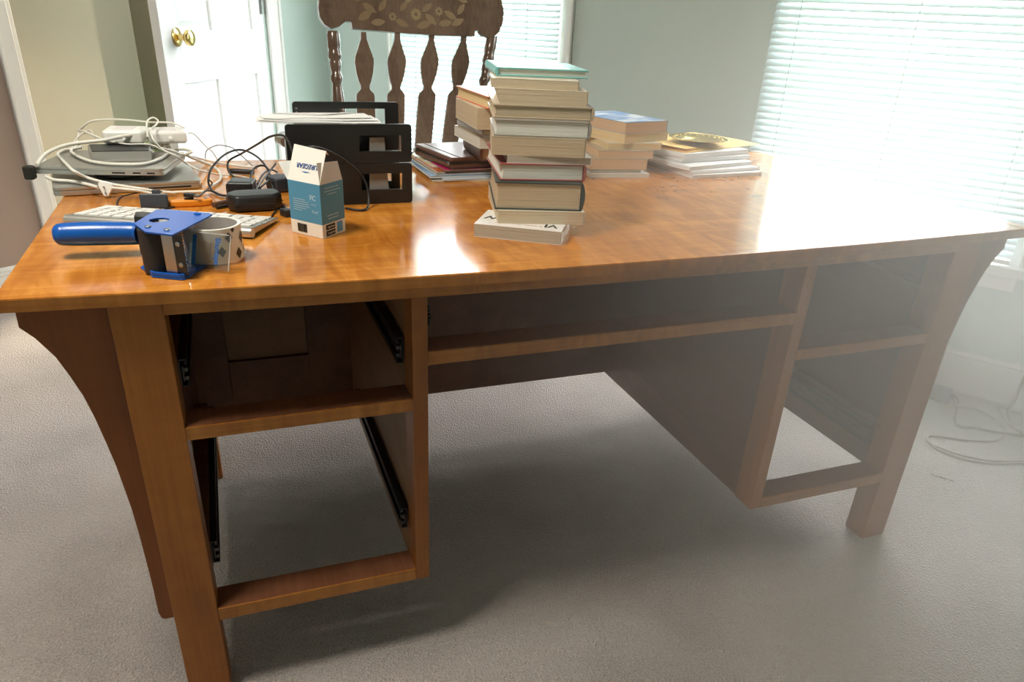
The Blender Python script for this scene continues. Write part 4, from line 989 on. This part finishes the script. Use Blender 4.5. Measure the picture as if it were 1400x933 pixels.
CLAB = {
 'W1': ('thick white power cord looping from the adapter over the upper laptop', .0036), 'W2': ('white cord arching over the tops of the power adapters', .0020), 'W3': ('white cord with a small upright loop between the two adapters', .0018),
 'W4': ('fat white cord looped in front of the silver disk enclosure', .0034), 'W5': ('white cord draped down over the front edges of both laptops', .0030), 'W6': ('pale cord sandwiched between the laptops at the left end', .0034),
 'W7': ('white cord running right from the triangular plug', .0028), 'W8': ('white cord stretched from the laptops to the desk back edge', .0026), 'W9': ('white cord curling right of the laptops onto the desk', .0030),
 'W10': ('short tangled white cord left of the adapters', .0017), 'W11': ('thin white cord dropping from the right adapter to the desk', .0013), 'W12': ('thin grey cord arching in front of the white door', .0012), 'W13': ('thin white cord lying below the adapters', .0018),
 'K1': ('black cord making a large arch beside the laptops', .0021), 'K2': ('black cord rising high and passing in front of the organizer', .0021), 'K3': ('black cord tangled in a tight loop above the black adapter', .0020), 'K4': ('short black cord slanting up behind the carton', .0019),
 'K5': ('small knotted loop of black cord behind the black adapter', .0019), 'K6': ('black cord running to the dark plastic dongle', .0014), 'K7': ('thin black cord curving around behind the keyboard', .0014), 'K8': ('black cord leading to the plug on the orange cutter', .0018), 'K9': ('short black cord ending at the plug beside the carton', .0014)}
CAB['K2'] = K2 + [(.357,.560,.851),(.378,.470,.879),(.395,.398,.891),(.403,.375,.881),(.406,.350,.868),(.410,.325,.868),(.426,.330,.881),(.455,.360,.875),(.488,.380,.857),(.515,.390,.836),(.535,.395,.812),(.541,.390,.785),(.537,.375,.765),(.525,.358,.7625),(.510,.362,.7625),(.495,.379,.7625)]
for k, (lab, r_) in CLAB.items():
    b = MB(); b.tube(CAB[k], r_, n=8, sub=6)
    o = b.build('white_cord' if k[0] == 'W' else 'black_cord', ('grey_cable' if k == 'W12' else 'white_cable') if k[0] == 'W' else 'black_cable', None, smooth=80)
    tag(o, lab, 'cable', 'white cords on the laptops' if k[0] == 'W' else 'black cords on the desk')

# ------------------------------------------------------------------ black adapters and small things
def rbox(nm, lab, cat, x, y, z, a, w_, d, h, m, bev, extra=None, tilt=0):
    rt = thing(nm, (x, y, z), lab, cat, R(a)); M = T(x, y, z) @ RZ(R(a)) @ Matrix.Rotation(R(tilt), 4, 'X')
    b = MB(M); b.box(-w_/2, w_/2, -d/2, d/2, 0, h); b.build('body', m, rt, bevel=bev, seg=3)
    if extra: extra(rt, M, w_, d, h)
    return rt
def adp_extra(rt, M, w_, d, h):
    b = MB(M); b.box(-w_*.36, w_*.36, -d*.3, d*.3, h-.0002, h+.0003); b.build('rating_label', 'slate_plastic', rt)
    b = MB(M); b.lathe([(.004,0),(.003,.014)], T(w_/2-.002,0,h*.5) @ Matrix.Rotation(math.pi/2,4,'Y'), n=10); b.build('cord_sleeve', 'black_plastic', rt)
    b = MB(M); b.box(-w_/2-.003, -w_/2+.002, -d*.32, d*.32, h*.2, h*.8); b.build('plug_face', 'black_matte', rt)
rbox('charger_block', 'square black charger block with grey top behind the rounded adapter', 'adapter', .318, .522, .7602, -12, .048, .052, .030, 'black_plastic', .004, adp_extra)
# large rounded adapter
ra = thing('power_brick', (.335,.41,.7602), 'rounded black power brick in front of the carton', 'adapter', R(6)); M = T(.335,.412,.7602) @ RZ(R(6))
b = MB(M); P = [(-.048,-.010),(-.036,-.030),(.030,-.030),(.048,-.012),(.048,.020),(.036,.030),(-.030,.030),(-.048,.014)]
b.prism(P, 0, .030); b.build('body', 'black_plastic', ra, bevel=.007, seg=4)
b = MB(M); b.prism([(x*1.012, y*1.012) for x, y in P], .0135, .0150); b.build('seam_band', 'black_matte', ra)
rbox('wall_charger', 'flat dark grey wall charger behind the carton', 'adapter', .395, .56, .7602, 20, .045, .05, .028, 'slate_plastic', .004, adp_extra)
b = MB(); b.tube([(.298,.742,.766),(.350,.722,.766)], .0055, n=14, smooth=False); o = b.build('ferrite_sleeve', 'black_plastic', None, bevel=.0012, seg=2); tag(o, 'black cylindrical ferrite sleeve lying behind the cords', 'ferrite')
dg = thing('dongle', (.164,.440,.7602), 'dark slate rectangular dongle standing in front of the laptops', 'dongle', R(-8)); M = T(.164,.440,.7602) @ RZ(R(-8)) @ Matrix.Rotation(R(-8),4,'X')
b = MB(M); b.box(-.0235,.0235,-.005,.005,.001,.0262); b.build('body', 'slate_plastic', dg, bevel=.0022, seg=3)
b = MB(M); b.box(-.002,.012,-.002,.006,.026,.033); b.build('connector', 'slate_plastic', dg, bevel=.001)
# orange box cutter
oc = thing('box_cutter', (.225,.452,.7602), 'orange plastic box cutter lying behind the keyboard', 'knife', R(6)); M = T(.226,.452,.7602) @ RZ(R(4))
b = MB(M); b.prism([(-.040,-.006),(-.030,-.010),(.020,-.011),(.034,-.006),(.037,.004),(.030,.010),(.010,.012),(-.020,.006),(-.040,.003)], 0, .012); b.build('handle_shell', 'orange_plastic', oc, bevel=.003, seg=3)
b = MB(M); b.box(-.012,.004,-.003,.003,.0115,.015); b.build('slider', 'black_plastic', oc, bevel=.001)
b = MB(M); b.prism([(-.058,-.003),(-.040,-.006),(-.040,.003)], .004, .0048); b.build('blade', 'steel', oc, smooth=0)
b = MB(M); b.lathe([(.004,0),(.0035,.001)], T(.024,0,.0118), n=10); b.build('screw', 'steel', oc)
pl_ = thing('cable_connector', (.222,.450,.772), 'black cable plug resting on the orange box cutter', 'plug', R(-25)); M = T(.224,.450,.7765) @ RZ(R(-30))
b = MB(M); b.box(-.010,.010,-.005,.005,0,.007); b.build('body', 'black_plastic', pl_, bevel=.0015)
b = MB(M); b.box(.010,.020,-.0035,.0035,.0015,.0055); b.build('metal_shell', 'steel', pl_)
for lab, p, q, m, r_ in (('brown marker pen lying right of the orange box cutter', (.262,.430,.7652), (.305,.470,.7652), 'brown_pen', .0045), ('thin black pen lying beside the brown marker', (.268,.415,.7637), (.300,.437,.7637), 'black_plastic', .0032)):
    rt = thing('pen', (p[0], p[1], .7602), lab, 'pen'); b = MB(); P_, Q_ = Vector(p), Vector(q); b.tube([P_, P_.lerp(Q_, .62)], r_, n=10, smooth=False); b.build('barrel', m, rt)
    b = MB(); b.tube([P_.lerp(Q_, .62), Q_], lambda t: r_*1.08 if t < .5 else r_*.8, n=10, smooth=False); b.build('cap', 'black_plastic', rt)
rbox('plug_end', 'small black plug lying left of the carton', 'plug', .385, .345, .7602, 30, .016, .022, .013, 'black_plastic', .003)

# ------------------------------------------------------------------ on the floor by the window wall
FC = {
 'F1': [(2.517,.581,.006),(2.532,.553,.006),(2.511,.507,.006),(2.447,.439,.006),(2.382,.389,.006),(2.365,.355,.006),(2.407,.331,.006),(2.447,.294,.006),(2.516,.249,.006),(2.60,.19,.006)],
 'F2': [(2.555,.618,.006),(2.545,.563,.006),(2.525,.502,.006),(2.498,.474,.006)],
 'F3': [(2.478,.458,.005),(2.519,.433,.005),(2.529,.375,.005),(2.496,.305,.005),(2.450,.268,.005),(2.385,.257,.005),(2.311,.284,.005),(2.259,.317,.005),(2.216,.333,.005),(2.184,.302,.005),(2.200,.257,.005),(2.238,.201,.005),(2.290,.166,.005),(2.374,.139,.005),(2.45,.11,.005)],
 'F4': [(2.192,.315,.004),(2.178,.268,.004),(2.200,.215,.004),(2.257,.169,.004),(2.368,.133,.004),(2.45,.104,.004)],
 'F5': [(2.659,.402,.16),(2.659,.402,.113),(2.659,.402,.069),(2.655,.401,.03),(2.63,.39,.006),(2.611,.379,.006),(2.563,.338,.006),(2.534,.288,.006),(2.537,.250,.006),(2.56,.22,.006)],
 'F6': [(2.65,.36,.005),(2.62,.42,.005),(2.60,.41,.005),(2.586,.386,.005),(2.551,.335,.005),(2.534,.263,.005),(2.55,.21,.005)]}
FLb = {'F1': ('brown cord snaking over the carpet from behind the right desk leg', 'grey_cable', .0042), 'F2': ('short brown cord hooked at the baseboard behind the desk leg', 'grey_cable', .0038), 'F3': ('beige cord laid in a wide loop on the carpet', 'beige_cable', .0034),
       'F4': ('second beige cord lying beside the wide loop', 'beige_cable', .0030), 'F5': ('brown cord dropping down the baseboard at the right picture edge', 'grey_cable', .0042), 'F6': ('pale cord curling on the carpet near the baseboard', 'beige_cable', .0032)}
for k, (lab, m, r_) in FLb.items():
    b = MB(); b.tube(FC[k], r_, n=8, sub=6); o = b.build('floor_cord', m, None, smooth=80); tag(o, lab, 'cable', 'cords on the carpet by the window wall')
rbox('power_strip', 'dark grey power strip end on the floor behind the right desk leg', 'power strip', 2.45, .56, .0, 34, .05, .14, .042, 'slate_plastic', .006)
b = MB(T(2.078,.157,.0005) @ RZ(R(-52))); b.box(-.03,.03,-.018,.018,0,.004); o = b.build('carpet_patch', 'carpet', None, bevel=.0015, seg=1); tag(o, 'small rectangular patch pressed into the carpet by the right leg', 'carpet patch')

# ------------------------------------------------------------------ added scattering volume standing in for lens glare
def glare_haze():
    m = bpy.data.materials.new('room_haze'); m.use_nodes = True; MATS['room_haze'] = m; nt = m.node_tree
    for n in list(nt.nodes):
        if n.type == 'BSDF_PRINCIPLED': nt.nodes.remove(n)
    N = nt.nodes.new; K = nt.links.new
    v = N('ShaderNodeVolumeScatter'); v.inputs['Anisotropy'].default_value = .45; v.inputs['Color'].default_value = (1, .97, .93, 1)
    tc = N('ShaderNodeTexCoord'); mp = N('ShaderNodeMapping'); mp.vector_type = 'TEXTURE'
    mp.inputs['Location'].default_value = (1.62, -.40, .60); mp.inputs['Scale'].default_value = (1.25, 1.25, .95)
    ln = N('ShaderNodeVectorMath'); ln.operation = 'LENGTH'
    mr = N('ShaderNodeMapRange'); mr.interpolation_type = 'SMOOTHSTEP'; mr.inputs['From Min'].default_value = .15; mr.inputs['From Max'].default_value = 1.0; mr.inputs['To Min'].default_value = GLARE_HAZE; mr.inputs['To Max'].default_value = 0.0
    K(tc.outputs['Object'], mp.inputs['Vector']); K(mp.outputs['Vector'], ln.inputs[0]); K(ln.outputs['Value'], mr.inputs['Value']); K(mr.outputs['Result'], v.inputs['Density'])
    K(v.outputs[0], nt.nodes['Material Output'].inputs['Volume'])
    b = MB(); b.prism([WA(-1.5,.08)[:2], WA(1.9,.08)[:2], WA(1.9,2.6)[:2], WA(-1.5,2.6)[:2]], .01, 1.85)
    o = b.build('haze', 'room_haze', None, smooth=0); tag(o, 'bright haze drifting in the window light right of the desk', 'haze', None, 'stuff')
GLARE_HAZE = 0.62
glare_haze()
